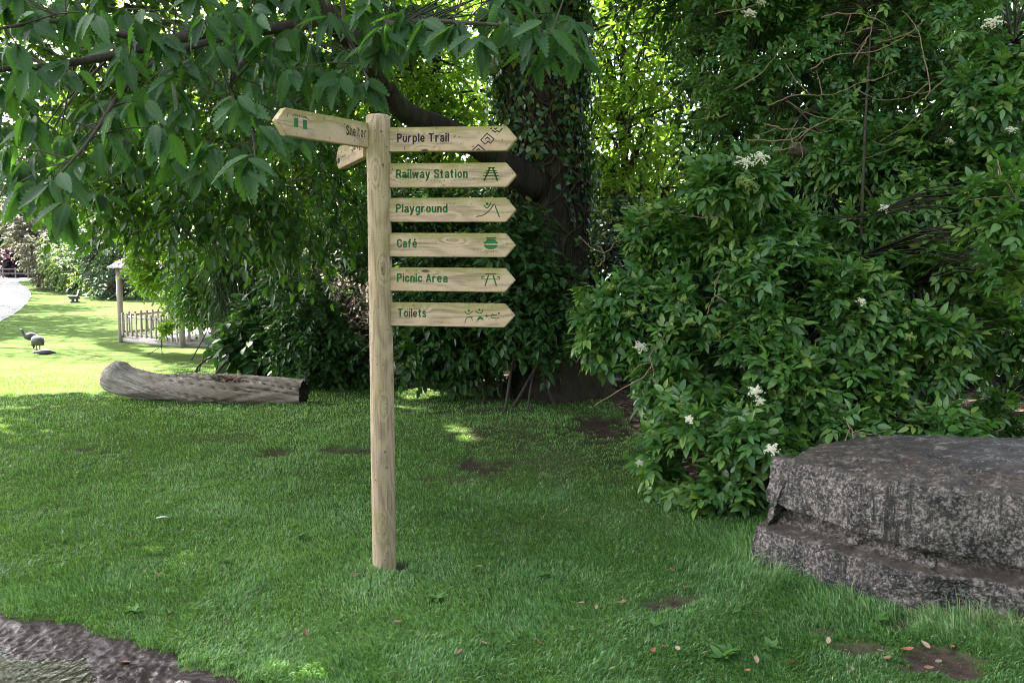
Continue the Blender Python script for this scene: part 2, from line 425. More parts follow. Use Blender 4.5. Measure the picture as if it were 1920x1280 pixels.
def wblob(c, r): return (np.array(c, float), np.array(r, float))
def blob_bases(rng, blobs, n, inner=.55, front=0.0, flat=.0):
    vol = np.array([(b[1][0] * b[1][2] + b[1][0] * b[1][1]) for b in blobs]); cnt = np.maximum((n * vol / vol.sum()).astype(int), 1)
    B, D = [], []
    for (c, r), k in zip(blobs, cnt):
        v = nrmz(rng.normal(0, 1, (k, 3)))
        if front: v[:, 1] -= front * rng.random(k); v = nrmz(v)
        s = inner + (1.05 - inner) * rng.random(k) ** .6
        B.append(c + v * r * s[:, None]); D.append(v)
    return np.concatenate(B), np.concatenate(D)
def foliage(rng, parent, blobs, n, k, mat, tpl, leaf, ln=.3, name='foliage', inner=.5, droop=.3, twigs=True, out=.8, wid=1.0,
            gaps=True, front=0.0, twig_r=.004, upb=1.0, jit=.35, tmat=None):
    B, D = blob_bases(rng, blobs, n, inner, front)
    B = B[B[:, 2] > gz(0, B[:, 1]) + .03] if False else B
    D = D * out + rng.normal(0, .45, D.shape); D[:, 2] *= .8
    L = ln * rng.uniform(.6, 1.3, len(B))
    pos, ld, nm, end = sprays(rng, B - nrmz(D) * (L * .5)[:, None], D, L, k, droop, jit=jit, upb=upb)
    size = leaf * rng.uniform(.65, 1.25, len(pos)); rnd = np.clip(np.repeat(rng.random(len(B)), k) * .6 + rng.random(len(pos)) * .4, 0, 1)
    keep = pos[:, 2] > gz(0, pos[:, 1]) + .02
    if gaps: keep &= sun_free(pos)
    o = leaves(name, parent, M[mat], tpl, pos[keep], ld[keep], nm[keep], size[keep], rnd[keep], wid)
    if twigs:
        sel = rng.random(len(B)) < (twigs if twigs is not True else 1)
        b0 = (B - nrmz(D) * (L * .9)[:, None])[sel]
        sticks('twig_sprays', b0, end[sel], twig_r, twig_r * .4, tmat or M['branch'], parent, -.05)
    return o
def limbs(rng, parent, start, targets, r0, r1, name='branch', mat=None, sides=7, bow=.15, one=True):
    mb = MB()
    for i, tg in enumerate(targets):
        s = np.array(start[i] if np.ndim(start) == 2 else start, float); tg = np.array(tg, float); ln = np.linalg.norm(tg - s)
        mid = (s + tg) / 2 + rng.normal(0, bow * ln * .5, 3) + [0, 0, bow * ln]
        q = (mid + tg) / 2 + rng.normal(0, bow * ln * .3, 3)
        p = smooth_path([s, mid, q, tg], 14)
        mb.tube(p, np.linspace(r0, r1, 14), sides, wob=.1, seed=i)
    return mb.build(name, mat or M['branch'], parent)
rng = np.random.default_rng(7)
# ------------------------------------------------------------------ ground, path, mud, grass
DIRT = [(1262, 1130, 62, 20, 1), (1750, 1248, 78, 34, 1), (1605, 1212, 60, 11, .8), (910, 872, 50, 13, 1), (1130, 802, 80, 26, 1), (960, 812, 90, 13, .55),
        (180, 846, 50, 8, .7), (520, 851, 42, 7, .7), (655, 847, 55, 8, .75), (1020, 845, 190, 60, .33), (430, 820, 60, 10, .4), (880, 770, 90, 9, .5),
        (735, 1068, 34, 9, .9), (1690, 1175, 40, 12, .7), (60, 1190, 10, 10, .5), (1540, 1185, 30, 8, .5), (820, 900, 60, 10, .4), (300, 1050, 30, 6, .3)]
LITTER = [(385, 640), (470, 686), (600, 708), (760, 722), (900, 731), (1000, 742), (1150, 752), (1188, 800), (1240, 890), (1400, 905), (1600, 838), (2600, 838), (2600, 494), (700, 494), (385, 560)]
MUDX = np.array([-900, 0, 35, 75, 120, 160, 200, 260, 310, 360, 440, 560, 800, 3000.])
MUDY = np.array([1050, 1136, 1148, 1156, 1170, 1177, 1194, 1206, 1224, 1240, 1268, 1350, 1480, 2600.])
def mud_in(px, py, x=None, y=None):
    j = 0 if x is None else (fnoise(x * 9, y * 9, 31, 3) - .5) * 46
    return py - np.interp(px, MUDX, MUDY) + j
def dirt_at(x, y):
    px, py = proj(np.stack([x, y, gz(x, y)], -1))
    n = (fnoise(x * 9, y * 9, 5, 5) - .5) * 4.2; d = np.zeros(np.shape(x))
    for cx, cy_, rx, ry, s in DIRT:
        q = ((px - cx) / rx) ** 2 + ((py - cy_) / ry) ** 2
        d = np.maximum(d, s * np.clip(1.1 - q + n, 0, 1))
    front = y > 1.5
    return d * front
def litter_at(x, y):
    px, py = proj(np.stack([x, y, gz(x, y)], -1))
    j = (fnoise(x * 3, y * 3, 9, 3) - .5) * 36
    a = in_poly(px, py + j, LITTER) & (y > 2)
    b = (y > 6.5) & (x > .75 * y) & (y < 60)
    return (a | b).astype(float)
xs = np.unique(np.concatenate([np.linspace(-9, 7, 330), -9 - np.geomspace(.1, 600, 34), 7 + np.geomspace(.1, 600, 34)]))
ys = np.unique(np.concatenate([np.linspace(1.8, 13.5, 250), GY[GY > 13.5], np.linspace(13.6, 30, 60), np.geomspace(30, 900, 40), 1.8 - np.geomspace(.1, 200, 20), [900]]))
X, Y = np.meshgrid(xs, ys)
px_, py_ = proj(np.stack([X, Y, gz(X, Y)], -1))
near = np.clip((14 - Y) / 3, 0, 1) * np.clip((10 - np.abs(X)) / 2, 0, 1) * np.clip((Y - 1.8) * 3, 0, 1)
Zg = gz(X, Y) + near * ((fnoise(X * 1.6, Y * 1.6, 3, 4) - .5) * .05 - .02 * dirt_at(X, Y))
mudm = (mud_in(px_, py_, X, Y) > 0) & (Y < 4.6) & (Y > .4) & (X < .4)
Zg = np.where(mudm, gz(X, Y) - .05, Zg)
nx, ny = len(xs), len(ys)
ix = np.arange(nx - 1)[None] + nx * np.arange(ny - 1)[:, None]
quad = np.stack([ix, ix + 1, ix + 1 + nx, ix + nx], -1).reshape(-1, 4)
def ground_mat():
    m, t, out = new_mat('lawn_ground'); n = NT(t)
    co = n.n('ShaderNodeTexCoord').outputs['Object']
    dirt = n.n('ShaderNodeAttribute', attribute_name='dirt').outputs['Fac']
    lit = n.n('ShaderNodeAttribute', attribute_name='litter').outputs['Fac']
    a = n.noise(co, 1.1, 5, .6); b = n.noise(co, 28, 5, .7); c = n.noise(n.mapping(co, (1, .35, 1)), .35, 4)
    g = n.ramp(a, [(.3, (.050, .076, .024)), (.55, (.074, .102, .036)), (.75, (.098, .126, .050))])
    g = n.mix(n.ramp(b, [(.35, (.55, .55, .55)), (.65, (0, 0, 0))]), g, (.035, .065, .018))
    g = n.mix(n.ramp(c, [(.5, (0, 0, 0)), (.7, (.5, .5, .5))]), g, (.085, .115, .045))
    s = n.ramp(b, [(.3, (.028, .020, .016)), (.6, (.062, .045, .038)), (.8, (.10, .078, .068))])
    vor = n.n('ShaderNodeTexVoronoi', {'Vector': n.mapping(co, (1, 1, 1)), 'Scale': 16.0, 'Randomness': 1.0})
    l = n.ramp(n.n('ShaderNodeSeparateColor', {0: vor.outputs['Color']}).outputs[0], [(.0, (.02, .015, .012)), (.4, (.06, .042, .032)), (.75, (.13, .09, .07)), (.92, (.24, .18, .15))])
    col = n.mix(dirt, g, s); col = n.mix(lit, col, l)
    h = n.math('ADD', b, n.math('MULTIPLY', vor.outputs['Distance'], lit))
    bs = n.n('ShaderNodeBsdfPrincipled', {'Base Color': col, 'Roughness': .95, 'Specular IOR Level': .0, 'Normal': n.bump(h, .6, .02)})
    t.links.new(bs.outputs[0], out.inputs[0]); return m
g = mesh_np('ground', np.stack([X, Y, Zg], -1).reshape(-1, 3), quad, np.full(len(quad), 4), ground_mat(), extra={'dirt': dirt_at(X, Y).ravel(), 'litter': litter_at(X, Y).ravel()})
tag(g, kind='structure')
def ground_z(x, y):
    i = np.clip(np.searchsorted(xs, x) - 1, 0, nx - 2); j = np.clip(np.searchsorted(ys, y) - 1, 0, ny - 2)
    fx = (x - xs[i]) / (xs[i + 1] - xs[i]); fy = (y - ys[j]) / (ys[j + 1] - ys[j])
    return (Zg[j, i] * (1 - fx) + Zg[j, i + 1] * fx) * (1 - fy) + (Zg[j + 1, i] * (1 - fx) + Zg[j + 1, i + 1] * fx) * fy

# the pale path in the distance
edge = smooth_path([(-260, 760), (-120, 670), (0, 603), (28, 588), (48, 571), (58, 553), (53, 542), (40, 534), (34, 528)], 60)
edge = np.concatenate([edge, [(66, 523.5), (40, 520), (0, 516.5)]])
E = G(edge[:, 0], edge[:, 1]); E = E[np.argsort(E[:, 1])]
yy = np.unique(np.concatenate([E[:, 1], GY[(GY > E[0, 1]) & (GY < E[-1, 1])]]))
ex = np.interp(yy, E[:, 1], E[:, 0])
V = np.concatenate([np.stack([ex, yy, gz(ex, yy) + .02], -1), np.stack([ex - 30, yy, gz(ex, yy) + .02], -1)])
k = len(yy)
pm, t, out = new_mat('asphalt'); n = NT(t); co = n.n('ShaderNodeTexCoord').outputs['Object']
a = n.noise(co, .8, 5); b = n.noise(co, 60, 3)
col = n.mix(a, (.050, .049, .054), (.080, .078, .083))
bs = n.n('ShaderNodeBsdfPrincipled', {'Base Color': col, 'Roughness': .8, 'Normal': n.bump(b, .3, .01)}); t.links.new(bs.outputs[0], out.inputs[0])
pth = mesh_np('path', V, [(i, i + 1, k + i + 1, k + i) for i in range(k - 1)], np.full(k - 1, 4), pm); tag(pth, kind='structure')

# the muddy verge and its puddle in the bottom corner
mx = np.arange(-3.6, -.4, .011); my = np.arange(2.1, 4.6, .011); MX, MY = np.meshgrid(mx, my)
mpx, mpy = proj(np.stack([MX, MY, 0 * MX], -1)); dep = mud_in(mpx, mpy, MX, MY)
inm = (dep > -14)
lump = fnoise(MX * 55, MY * 38, 41, 3); big = fnoise(MX * 5, MY * 5, 47, 3); pit = fnoise(MX * 62, MY * 90, 53, 2)
MZ = -.030 + .018 * np.clip(1 - dep / 60, -1, 1) + .016 * (big - .5) + .012 * (lump - .45) * np.clip(dep / 25, .3, 1) + .015 * (pit - .5)
mm, t, out = new_mat('wet_mud'); n = NT(t); co = n.n('ShaderNodeTexCoord').outputs['Object']
a = n.noise(co, 14, 6, .65); b = n.noise(co, 90, 4, .6); c = n.noise(co, 3, 4)
col = n.ramp(a, [(.3, (.016, .010, .011)), (.55, (.032, .021, .022)), (.75, (.060, .042, .043))])
st = n.ramp(n.noise(co, 45, 2), [(.66, (0, 0, 0)), (.70, (1, 1, 1))])
col = n.mix(st, col, (.10, .08, .08))
bs = n.n('ShaderNodeBsdfPrincipled', {'Base Color': col, 'Roughness': n.ramp(c, [(.35, (.26,) * 3), (.65, (.48,) * 3)]), 'Specular IOR Level': .42, 'Normal': n.bump(b, .5, .006)})
t.links.new(bs.outputs[0], out.inputs[0])
idx = np.arange(len(mx) - 1)[None] + len(mx) * np.arange(len(my) - 1)[:, None]
mq = np.stack([idx, idx + 1, idx + 1 + len(mx), idx + len(mx)], -1)[inm[:-1, :-1] & inm[1:, 1:] & inm[1:, :-1] & inm[:-1, 1:]]
used = np.unique(mq); rem = np.zeros(MX.size, int); rem[used] = np.arange(len(used))
o = mesh_np('muddy_track', np.stack([MX, MY, MZ], -1).reshape(-1, 3)[used], rem[mq], np.full(len(mq), 4), mm); tag(o, kind='structure')
wm, t, out = new_mat('muddy_water'); n = NT(t); co = n.n('ShaderNodeTexCoord').outputs['Object']
rip = n.noise(n.mapping(co, (1, .5, 1), rot=(0, 0, .5)), 34, 3)
bs = n.n('ShaderNodeBsdfPrincipled', {'Base Color': (.022, .017, .011, 1), 'Roughness': .10, 'Specular IOR Level': .35, 'Normal': n.bump(rip, .45, .012)})
t.links.new(bs.outputs[0], out.inputs[0])
inw = dep > 30
wq = np.stack([idx, idx + 1, idx + 1 + len(mx), idx + len(mx)], -1)[inw[:-1, :-1]][:, :]
used = np.unique(wq); rem = np.zeros(MX.size, int); rem[used] = np.arange(len(used))
o = mesh_np('puddle', np.stack([MX, MY, 0 * MX - .030], -1).reshape(-1, 3)[used], rem[wq], np.full(len(wq), 4), wm); tag(o, kind='structure')

# boulder footprint, needed by the grass
RK = np.array([tuple(G(a, b)[:2]) for a, b in ((1405, 1062), (1500, 1089), (1600, 1121), (1720, 1150), (1920, 1180))] + [(3.1, 2.85), (4.0, 3.4), (3.9, 4.5), (2.9, 4.95), (2.2, 5.08), (1.72, 4.92), (1.36, 4.62)])
def seg_dist(x, y, poly):
    d = np.full(np.shape(x), 1e9)
    for i in range(len(poly)):
        a, b = poly[i], poly[(i + 1) % len(poly)]; ab = b - a
        u = np.clip(((x - a[0]) * ab[0] + (y - a[1]) * ab[1]) / (ab @ ab), 0, 1)
        d = np.minimum(d, np.hypot(x - a[0] - u * ab[0], y - a[1] - u * ab[1]))
    return d
def grass(seed, N, box, name):
    r = np.random.default_rng(seed)
    px = r.uniform(box[0], box[1], N); py = r.uniform(box[2], box[3], N)
    p = G(px, py); x, y = p[:, 0], p[:, 1]
    mud = mud_in(px, py, x, y)
    keep = ~((mud > -4) & (y < 5) & (x < .4) & (r.random(N) < np.clip((mud + 8) / 14, 0, .995)))
    keep &= r.random(N) > litter_at(x, y) * .985
    keep &= r.random(N) > np.clip(dirt_at(x, y) * 1.25, 0, .97)
    keep &= r.random(N) < np.clip((16.5 - y) / 5, 0, 1)
    rin = in_poly(x, y, [tuple(q) for q in RK]); keep &= ~rin
    dpost = np.hypot(x - POST[0], y - POST[1]); keep &= dpost > .06
    x, y, px, py = x[keep], y[keep], px[keep], py[keep]; n = len(x)
    dk = seg_dist(x, y, RK); dpost = np.hypot(x - POST[0], y - POST[1])
    cl = fnoise(x * 2.2, y * 2.2, 71, 4); cf = fnoise(x * 11, y * 11, 77, 2)
    h = .025 * (.55 + .9 * r.random(n)) * (.6 + .9 * cl) * (.7 + .6 * cf)
    tall = np.clip(1 - dk / .42, 0, 1) * (y < 6) * (.3 + .9 * cf); h = h * (1 + 2.6 * tall * r.random(n)) + .09 * tall ** 2 * (r.random(n) < .3)
    h = h * (1 + 1.2 * np.clip(1 - (dpost - .06) / .10, 0, 1) * r.random(n))
    h *= 1 - .45 * np.clip(dirt_at(x, y) * 2, 0, 1)
    wv = np.maximum(.0022, .62 * y / F) * r.uniform(.7, 1.3, n) * np.where(tall > .3, .9, 1)
    h = np.maximum(h, 1.6 * wv)
    az = r.uniform(0, 2 * np.pi, n) * 1.0; lean = r.uniform(.15, 1.15, n) * h
    ax = az * .6 + 6.28 * vnoise(x * 3, y * 3, 5) * .9
    dx, dy = np.cos(ax) * lean, np.sin(ax) * lean
    z0 = ground_z(x, y) - .004
    f = r.uniform(0, 2 * np.pi, n); sx, sy = np.cos(f) * wv, np.sin(f) * wv
    V = np.empty((n, 5, 3))
    V[:, 0] = np.stack([x - sx, y - sy, z0], -1); V[:, 1] = np.stack([x + sx, y + sy, z0], -1)
    V[:, 2] = np.stack([x - sx * .8 + dx * .3, y - sy * .8 + dy * .3, z0 + h * .62], -1); V[:, 3] = np.stack([x + sx * .8 + dx * .3, y + sy * .8 + dy * .3, z0 + h * .62], -1)
    V[:, 4] = np.stack([x + dx, y + dy, z0 + h * (1 - .25 * (lean / h) ** 1.5).clip(.35, 1)], -1)
    L = (np.array([0, 1, 3, 2, 2, 3, 4])[None] + 5 * np.arange(n)[:, None]); cnt = np.tile([4, 3], n)
    big = fnoise(x * .8, y * .8, 91, 4)
    rnd = np.clip(.02 + .66 * r.random(n) + .8 * (big - .5) + .25 * tall + (r.random(n) < .035) * .7, 0, 1)
    o = mesh_np(name, V.reshape(-1, 3), L, cnt, M['grass'], rnd=np.repeat(rnd, 2))
    return tag(o, 'short green lawn grass around the signpost and the boulder', 'grass', kind='stuff')
M['grass'] = leaf_mat('grass_blade', [(.014, .046, .012), (.066, .176, .048), (.19, .34, .14), (.40, .38, .24)], (.20, .40, .05), .36, .36, .36)
POST = G(721, 1066)
grass(1, 760000, (-260, 2180, 640, 1560), 'grass')
# ------------------------------------------------------------------ the signpost
D = float(POST[1]); ZTOP = float(P(711, 216, D)[2])
KPX = D / F                                                     # metres per photo pixel at the post
sign = thing('signpost', 'tall round wooden signpost carrying eight pointed boards, standing in the lawn', 'signpost', (POST[0], D, float(gz(0, D))))
SX, SY, SZ = sign.location
# post: turned pole with a chamfered top, the weathering checks are in its surface
bm = bmesh.new(); seg = 48; prof = []
R0 = 22.4 * KPX
for z in np.linspace(-.35, ZTOP - .012, 60): prof.append((z, R0 * (1.0 + .018 * math.sin(z * 3.1) - .02 * z / ZTOP)))
prof += [(ZTOP - .006, R0 * .95), (ZTOP - .001, R0 * .86), (ZTOP + .001, R0 * .5), (ZTOP + .002, 0)]
rings = []
for z, r in prof:
    if r == 0: rings.append([bm.verts.new((0, 0, z))]); continue
    ring = []
    for j in range(seg):
        a = 2 * math.pi * j / seg
        rr = r * (1 + .012 * mnoise.noise((math.cos(a) * 1.2, math.sin(a) * 1.2, z * 1.6)))
        if abs(a - math.radians(285)) < .07: rr -= .0035 * max(0, mnoise.noise((3, 1, z * 2.3)) + .25)
        ring.append(bm.verts.new((rr * math.cos(a), rr * math.sin(a), z)))
    rings.append(ring)
for a, b in zip(rings, rings[1:]):
    if len(b) == 1:
        for j in range(seg): bm.faces.new((a[j], a[(j + 1) % seg], b[0]))
    else:
        for j in range(seg): bm.faces.new((a[j], a[(j + 1) % seg], b[(j + 1) % seg], b[j]))
obj_bm('post', bm, M['post'], sign, True)
for bx_, bz_ in ((718, 249), (721, 311)):
    mb = MB()
    q = P(bx_, bz_, D); a = Vector((q[0] - SX, -math.sqrt(max(R0 ** 2 - (q[0] - SX) ** 2, 0)), q[2] - SZ))
    mb.tube([a + Vector((0, .01, 0)), a + Vector((0, -.0015, 0))], .0055, 10)
    mb.build('bolt', M['steel'], sign)

TH, CARVE = .040, .0045
def ribbon(pts, wd):
    pts = np.asarray(pts, float); n_ = len(pts); wd = np.broadcast_to(wd, (n_,)) / 2
    t_ = np.gradient(pts, axis=0); t_ /= np.linalg.norm(t_, axis=1, keepdims=True) + 1e-9
    nn = np.stack([-t_[:, 1], t_[:, 0]], -1)
    for i in range(1, n_ - 1):                                  # mitre the inner corners
        a = pts[i] - pts[i - 1]; b = pts[i + 1] - pts[i]; a /= np.linalg.norm(a); b /= np.linalg.norm(b)
        m_ = np.array([-(a + b)[1], (a + b)[0]]); l_ = np.linalg.norm(m_)
        if l_ > .3: m_ /= l_; nn[i] = m_ / max(m_ @ np.array([-a[1], a[0]]), .5)
    return np.concatenate([pts + nn * wd[:, None], (pts - nn * wd[:, None])[::-1]])
def disc(c, r, n_=12, ry=None):
    a = np.linspace(0, 2 * np.pi, n_, endpoint=False)
    return np.stack([c[0] + r * np.cos(a), c[1] + (ry or r) * np.sin(a)], -1)
def curve_pts(pts, n_=10): return smooth_path([(a, b, 0) for a, b in pts], n_)[:, :2]
def poly_ccw(p):
    p = np.asarray(p, float); a = np.sum(p[:, 0] * np.roll(p[:, 1], -1) - p[:, 1] * np.roll(p[:, 0], -1))
    return p if a > 0 else p[::-1]
def prisms(polys, y0, y1):
    bm_ = bmesh.new()
    for p in polys:
        p = poly_ccw(p)
        f = [bm_.verts.new((q[0], y0, q[1])) for q in p]; b = [bm_.verts.new((q[0], y1, q[1])) for q in p]; k_ = len(p)
        bm_.faces.new(f); bm_.faces.new(b[::-1])
        for i in range(k_): bm_.faces.new((f[i], b[i], b[(i + 1) % k_], f[(i + 1) % k_]))
    bmesh.ops.recalc_face_normals(bm_, faces=bm_.faces[:])
    me = bpy.data.meshes.new('cut'); bm_.to_mesh(me); bm_.free(); return me
def arc_(cx, cy_, rx, ry, a0, a1, n_=20):
    a = np.radians(np.linspace(a0, a1, n_)); return list(zip(cx + rx * np.cos(a), cy_ + ry * np.sin(a)))
GL = {}                                                          # condensed grotesque letters: ('s', straight points) or ('c', curved points), cap height 1
_stem = ('s', [(.09, 0), (.09, .74)]); _bowl = ('e', arc_(.265, .37, .175, .30, 90, 448))
GL['l'] = [('s', [(.09, 0), (.09, 1)])]
GL['i'] = [_stem, ('s', [(.09, .84), (.09, 1)])]
GL['r'] = [_stem, ('c', [(.09, .40), (.14, .58), (.24, .665), (.37, .66)])]
GL['n'] = [_stem, ('c', [(.09, .42), (.15, .61), (.27, .67), (.38, .61), (.41, .46), (.41, .2), (.41, 0)])]
GL['h'] = [('s', [(.09, 0), (.09, 1)]), GL['n'][1]]
GL['u'] = [('s', [(.41, 0), (.41, .74)]), ('c', [(.09, .74), (.09, .5), (.09, .28), (.12, .13), (.23, .07), (.35, .13), (.41, .32)])]
GL['o'] = [_bowl]
GL['p'] = [('s', [(.09, -.26), (.09, .74)]), _bowl]
GL['d'] = [('s', [(.44, 0), (.44, 1)]), _bowl]
GL['g'] = [('c', [(.44, .74), (.44, .4), (.44, .05), (.41, -.13), (.31, -.215), (.18, -.20), (.09, -.12)]), _bowl]
GL['a'] = [('c', [(.10, .52), (.15, .635), (.26, .675), (.37, .62), (.40, .48), (.40, .25), (.41, 0)]), ('c', [(.40, .41), (.25, .385), (.12, .32), (.085, .19), (.13, .09), (.23, .065), (.35, .13), (.40, .27)])]
GL['e'] = [('c', [(.43, .20), (.37, .105), (.26, .07), (.15, .13), (.09, .28), (.09, .46), (.15, .61), (.26, .67), (.37, .61), (.42, .47), (.42, .37)]), ('s', [(.10, .365), (.49, .365)])]
GL['s'] = [('c', [(.39, .53), (.34, .64), (.24, .675), (.13, .64), (.095, .54), (.14, .44), (.33, .32), (.39, .20), (.34, .10), (.23, .065), (.12, .11), (.08, .22)])]
GL['é'] = GL['e'] + [('s', [(.20, .82), (.33, 1.02)])]
GL['t'] = [('c', [(.17, .95), (.17, .6), (.17, .22), (.21, .09), (.33, .075)]), ('s', [(.01, .665), (.33, .665)])]
GL['f'] = [('c', [(.37, .925), (.26, .92), (.185, .82), (.18, .5), (.18, 0)]), ('s', [(.02, .665), (.35, .665)])]
GL['c'] = [('c', [(.42, .46), (.37, .61), (.26, .67), (.15, .61), (.09, .46), (.09, .28), (.15, .13), (.26, .07), (.37, .13), (.42, .29)])]
GL['y'] = [('s', [(.06, .74), (.26, .05)]), ('c', [(.46, .74), (.36, .36), (.25, -.04), (.19, -.18), (.06, -.20)])]
GL['w'] = [('s', [(.05, .74), (.20, .03)]), ('s', [(.20, .03), (.35, .72)]), ('s', [(.35, .72), (.50, .03)]), ('s', [(.50, .03), (.65, .74)])]
GL['P'] = [('s', [(.10, 0), (.10, 1)]), ('c', [(.10, .92), (.30, .92), (.43, .87), (.48, .71), (.43, .54), (.30, .485), (.10, .485)])]
GL['R'] = GL['P'] + [('c', [(.28, .47), (.42, .40), (.46, .22), (.50, 0)])]
GL['T'] = [('s', [(.0, .92), (.56, .92)]), ('s', [(.28, 0), (.28, .95)])]
GL['S'] = [('c', [(.48, .71), (.43, .87), (.29, .93), (.15, .87), (.105, .73), (.17, .59), (.39, .43), (.47, .28), (.42, .13), (.28, .07), (.13, .13), (.08, .30)])]
GL['C'] = [('c', [(.50, .66), (.45, .86), (.30, .93), (.15, .85), (.10, .66), (.10, .34), (.15, .15), (.30, .07), (.45, .14), (.50, .35)])]
GL['A'] = [('s', [(.06, 0), (.29, .98)]), ('s', [(.29, .98), (.52, 0)]), ('s', [(.14, .29), (.44, .29)])]
def text_polys(body, x0, x1, base, cap):
    """letters as carved strokes in the board's x-z plane, fitted between x0 and x1"""
    pl, x = [], 0.0
    for ch in body:
        if ch == ' ': x += .30; continue
        mx = 0
        for kd, pts in GL[ch]:
            q = np.array(pts, float); mx = max(mx, q[:, 0].max())
            if kd == 'c': q = smooth_path(np.concatenate([q, 0 * q[:, :1]], 1), 5 * len(q))[:, :2]
            pl.append(ribbon(q + [x, 0], .182))
        x += mx + .085 + .075
    a = np.concatenate(pl); lo_, hi_ = a[:, 0].min(), a[:, 0].max()
    return [np.stack([x0 + (p[:, 0] - lo_) / (hi_ - lo_) * (x1 - x0), base + p[:, 1] * cap], -1) for p in pl]
def boolean(ob, cutter_me):
    cu = bpy.data.objects.new('cutter', cutter_me); C.objects.link(cu)
    bm_ = bmesh.new(); bm_.from_mesh(cutter_me); bmesh.ops.remove_doubles(bm_, verts=bm_.verts, dist=1e-6); bmesh.ops.recalc_face_normals(bm_, faces=bm_.faces[:]); bm_.to_mesh(cutter_me); bm_.free()
    md = ob.modifiers.new('cut', 'BOOLEAN'); md.operation = 'DIFFERENCE'; md.solver = 'EXACT'; md.use_self = True; md.object = cu
    me = bpy.data.meshes.new_from_object(ob.evaluated_get(bpy.context.evaluated_depsgraph_get()))
    ok = len(me.vertices) > len(ob.data.vertices)
    ob.modifiers.clear(); bpy.data.objects.remove(cu)
    if ok: ob.data = me
    return ok
def board(label, L, Hh, tip, text, icon, ink, loc, yaw, roll=0.0, fills=(), icon_ink=None):
    """one pointed board; its own frame has x along the board as read, z up, the lettered face towards -y. icon: polygons, carved"""
    c = .052
    if tip == 'end': out = [(0, -Hh / 2), (L - c, -Hh / 2), (L, 0), (L - c, Hh / 2), (0, Hh / 2)]
    else: out = [(0, 0), (c, -Hh / 2), (L, -Hh / 2), (L, Hh / 2), (c, Hh / 2)]
    me = prisms([out], -TH / 2, TH / 2)
    bm_ = bmesh.new(); bm_.from_mesh(me); bmesh.ops.bevel(bm_, geom=bm_.edges[:], offset=.0025, segments=2, affect='EDGES'); bm_.to_mesh(me); bm_.free()
    ob = link(bpy.data.objects.new('sign_board', me)); me.materials.append(M['board'])
    yf = -TH / 2
    tp_ = text_polys(*text); boolean(ob, prisms(tp_, yf - .003, yf + CARVE))
    boolean(ob, prisms(icon, yf - .003, yf + CARVE))
    if len(ob.data.materials) == 0: ob.data.materials.append(M['board'])
    ob.parent = sign; ob['label'] = label
    ob.location = Vector(loc) - sign.location; ob.rotation_euler = (0, roll, yaw)
    for nm_, pls, ik in (('lettering', tp_, ink), ('pictogram', icon, icon_ink or ink)):
        bm_ = bmesh.new()
        for i, p in enumerate(pls):
            bm_.faces.new([bm_.verts.new((q[0], yf + CARVE - .0002 - i * 1.2e-5, q[1])) for q in poly_ccw(p)])
        obj_bm(nm_, bm_, ik, ob)
    return ob
def pxl(cx, cy_):
    """photo pixels on a board that faces the camera -> that board's frame"""
    return lambda pts: np.array([((a - cx) * KPX, (cy_ - b) * KPX) for a, b in pts])
YAW = math.radians(-7)
LB = 238 * KPX / math.cos(YAW) * .985; HB = 43.5 * KPX
def right_board(label, cy_, text, tx, icon_fn, ink, icon_ink=None):
    x0 = 733
    f = pxl(x0, cy_); z = float(P(x0, cy_, D)[2])
    loc = (float(P(x0, cy_, D)[0]) - .004, D - .004, z)
    return board(label, LB, HB, 'end', (text, (tx[0] - x0) * KPX, (tx[1] - x0) * KPX, -5.2 * KPX, 15.6 * KPX), [f(p) for p in icon_fn], ink, loc, YAW, math.radians(.35), icon_ink=icon_ink)
def cr(s, ox, oy):
    return lambda *pts: [(ox + a / s, oy + b / s) for a, b in pts]
c4 = cr(7.68, 730, 230); c3 = cr(4.92, 680, 360); c16 = cr(16, 860, 560)
W_ = lambda pts, wd: ribbon(np.array(pts), wd)
K_ = lambda pts, wd, n_=10: ribbon(curve_pts(pts, n_), wd)
# purple trail: a row of nested diamonds climbing to the tip
purple = [W_(c4((1394, 334), (1330, 275), (1418, 185), (1518, 264), (1468, 324), (1431, 294), (1396, 332)), 1.8), W_(c4((1386, 268), (1424, 238), (1462, 270)), 2.0),
          W_(c4((1212, 416), (1296, 338), (1388, 416)), 2.1), W_(c4((1266, 416), (1296, 394), (1328, 416)), 2.0),
          W_(c4((1462, 128), (1488, 112)), 2), W_(c4((1490, 142), (1532, 172), (1556, 150), (1588, 170), (1632, 118)), 2.1), W_(c4((1516, 118), (1536, 132), (1556, 112)), 2)]
right_board('board reading Purple Trail with purple nested diamonds', 263, 'Purple Trail', (748, 845), purple, M['purple'])
rail = [W_(c4((1382, 852), (1466, 668)), 3.2), W_(c4((1572, 852), (1502, 668)), 3.2)] + [W_(c4((a, y), (b, y)), 1.5) for a, b, y in
        ((1432, 1538, 669), (1402, 1562, 712), (1388, 1576, 742), (1364, 1594, 780), (1342, 1608, 828))]
right_board('board reading Railway Station with a railway track', 330, 'Railway Station', (746, 880), rail, M['green'])
play = [K_(c3((1062, 229), (1125, 216), (1180, 176), (1228, 112)), 1.9), W_(c3((1234, 132), (1274, 234)), 2.1), disc(c3((1163, 115))[0], 2.5), K_(c3((1134, 128), (1164, 152), (1198, 106)), 2.1)]
right_board('board reading Playground with a child on a slide', 394, 'Playground', (746, 843), play, M['green'])
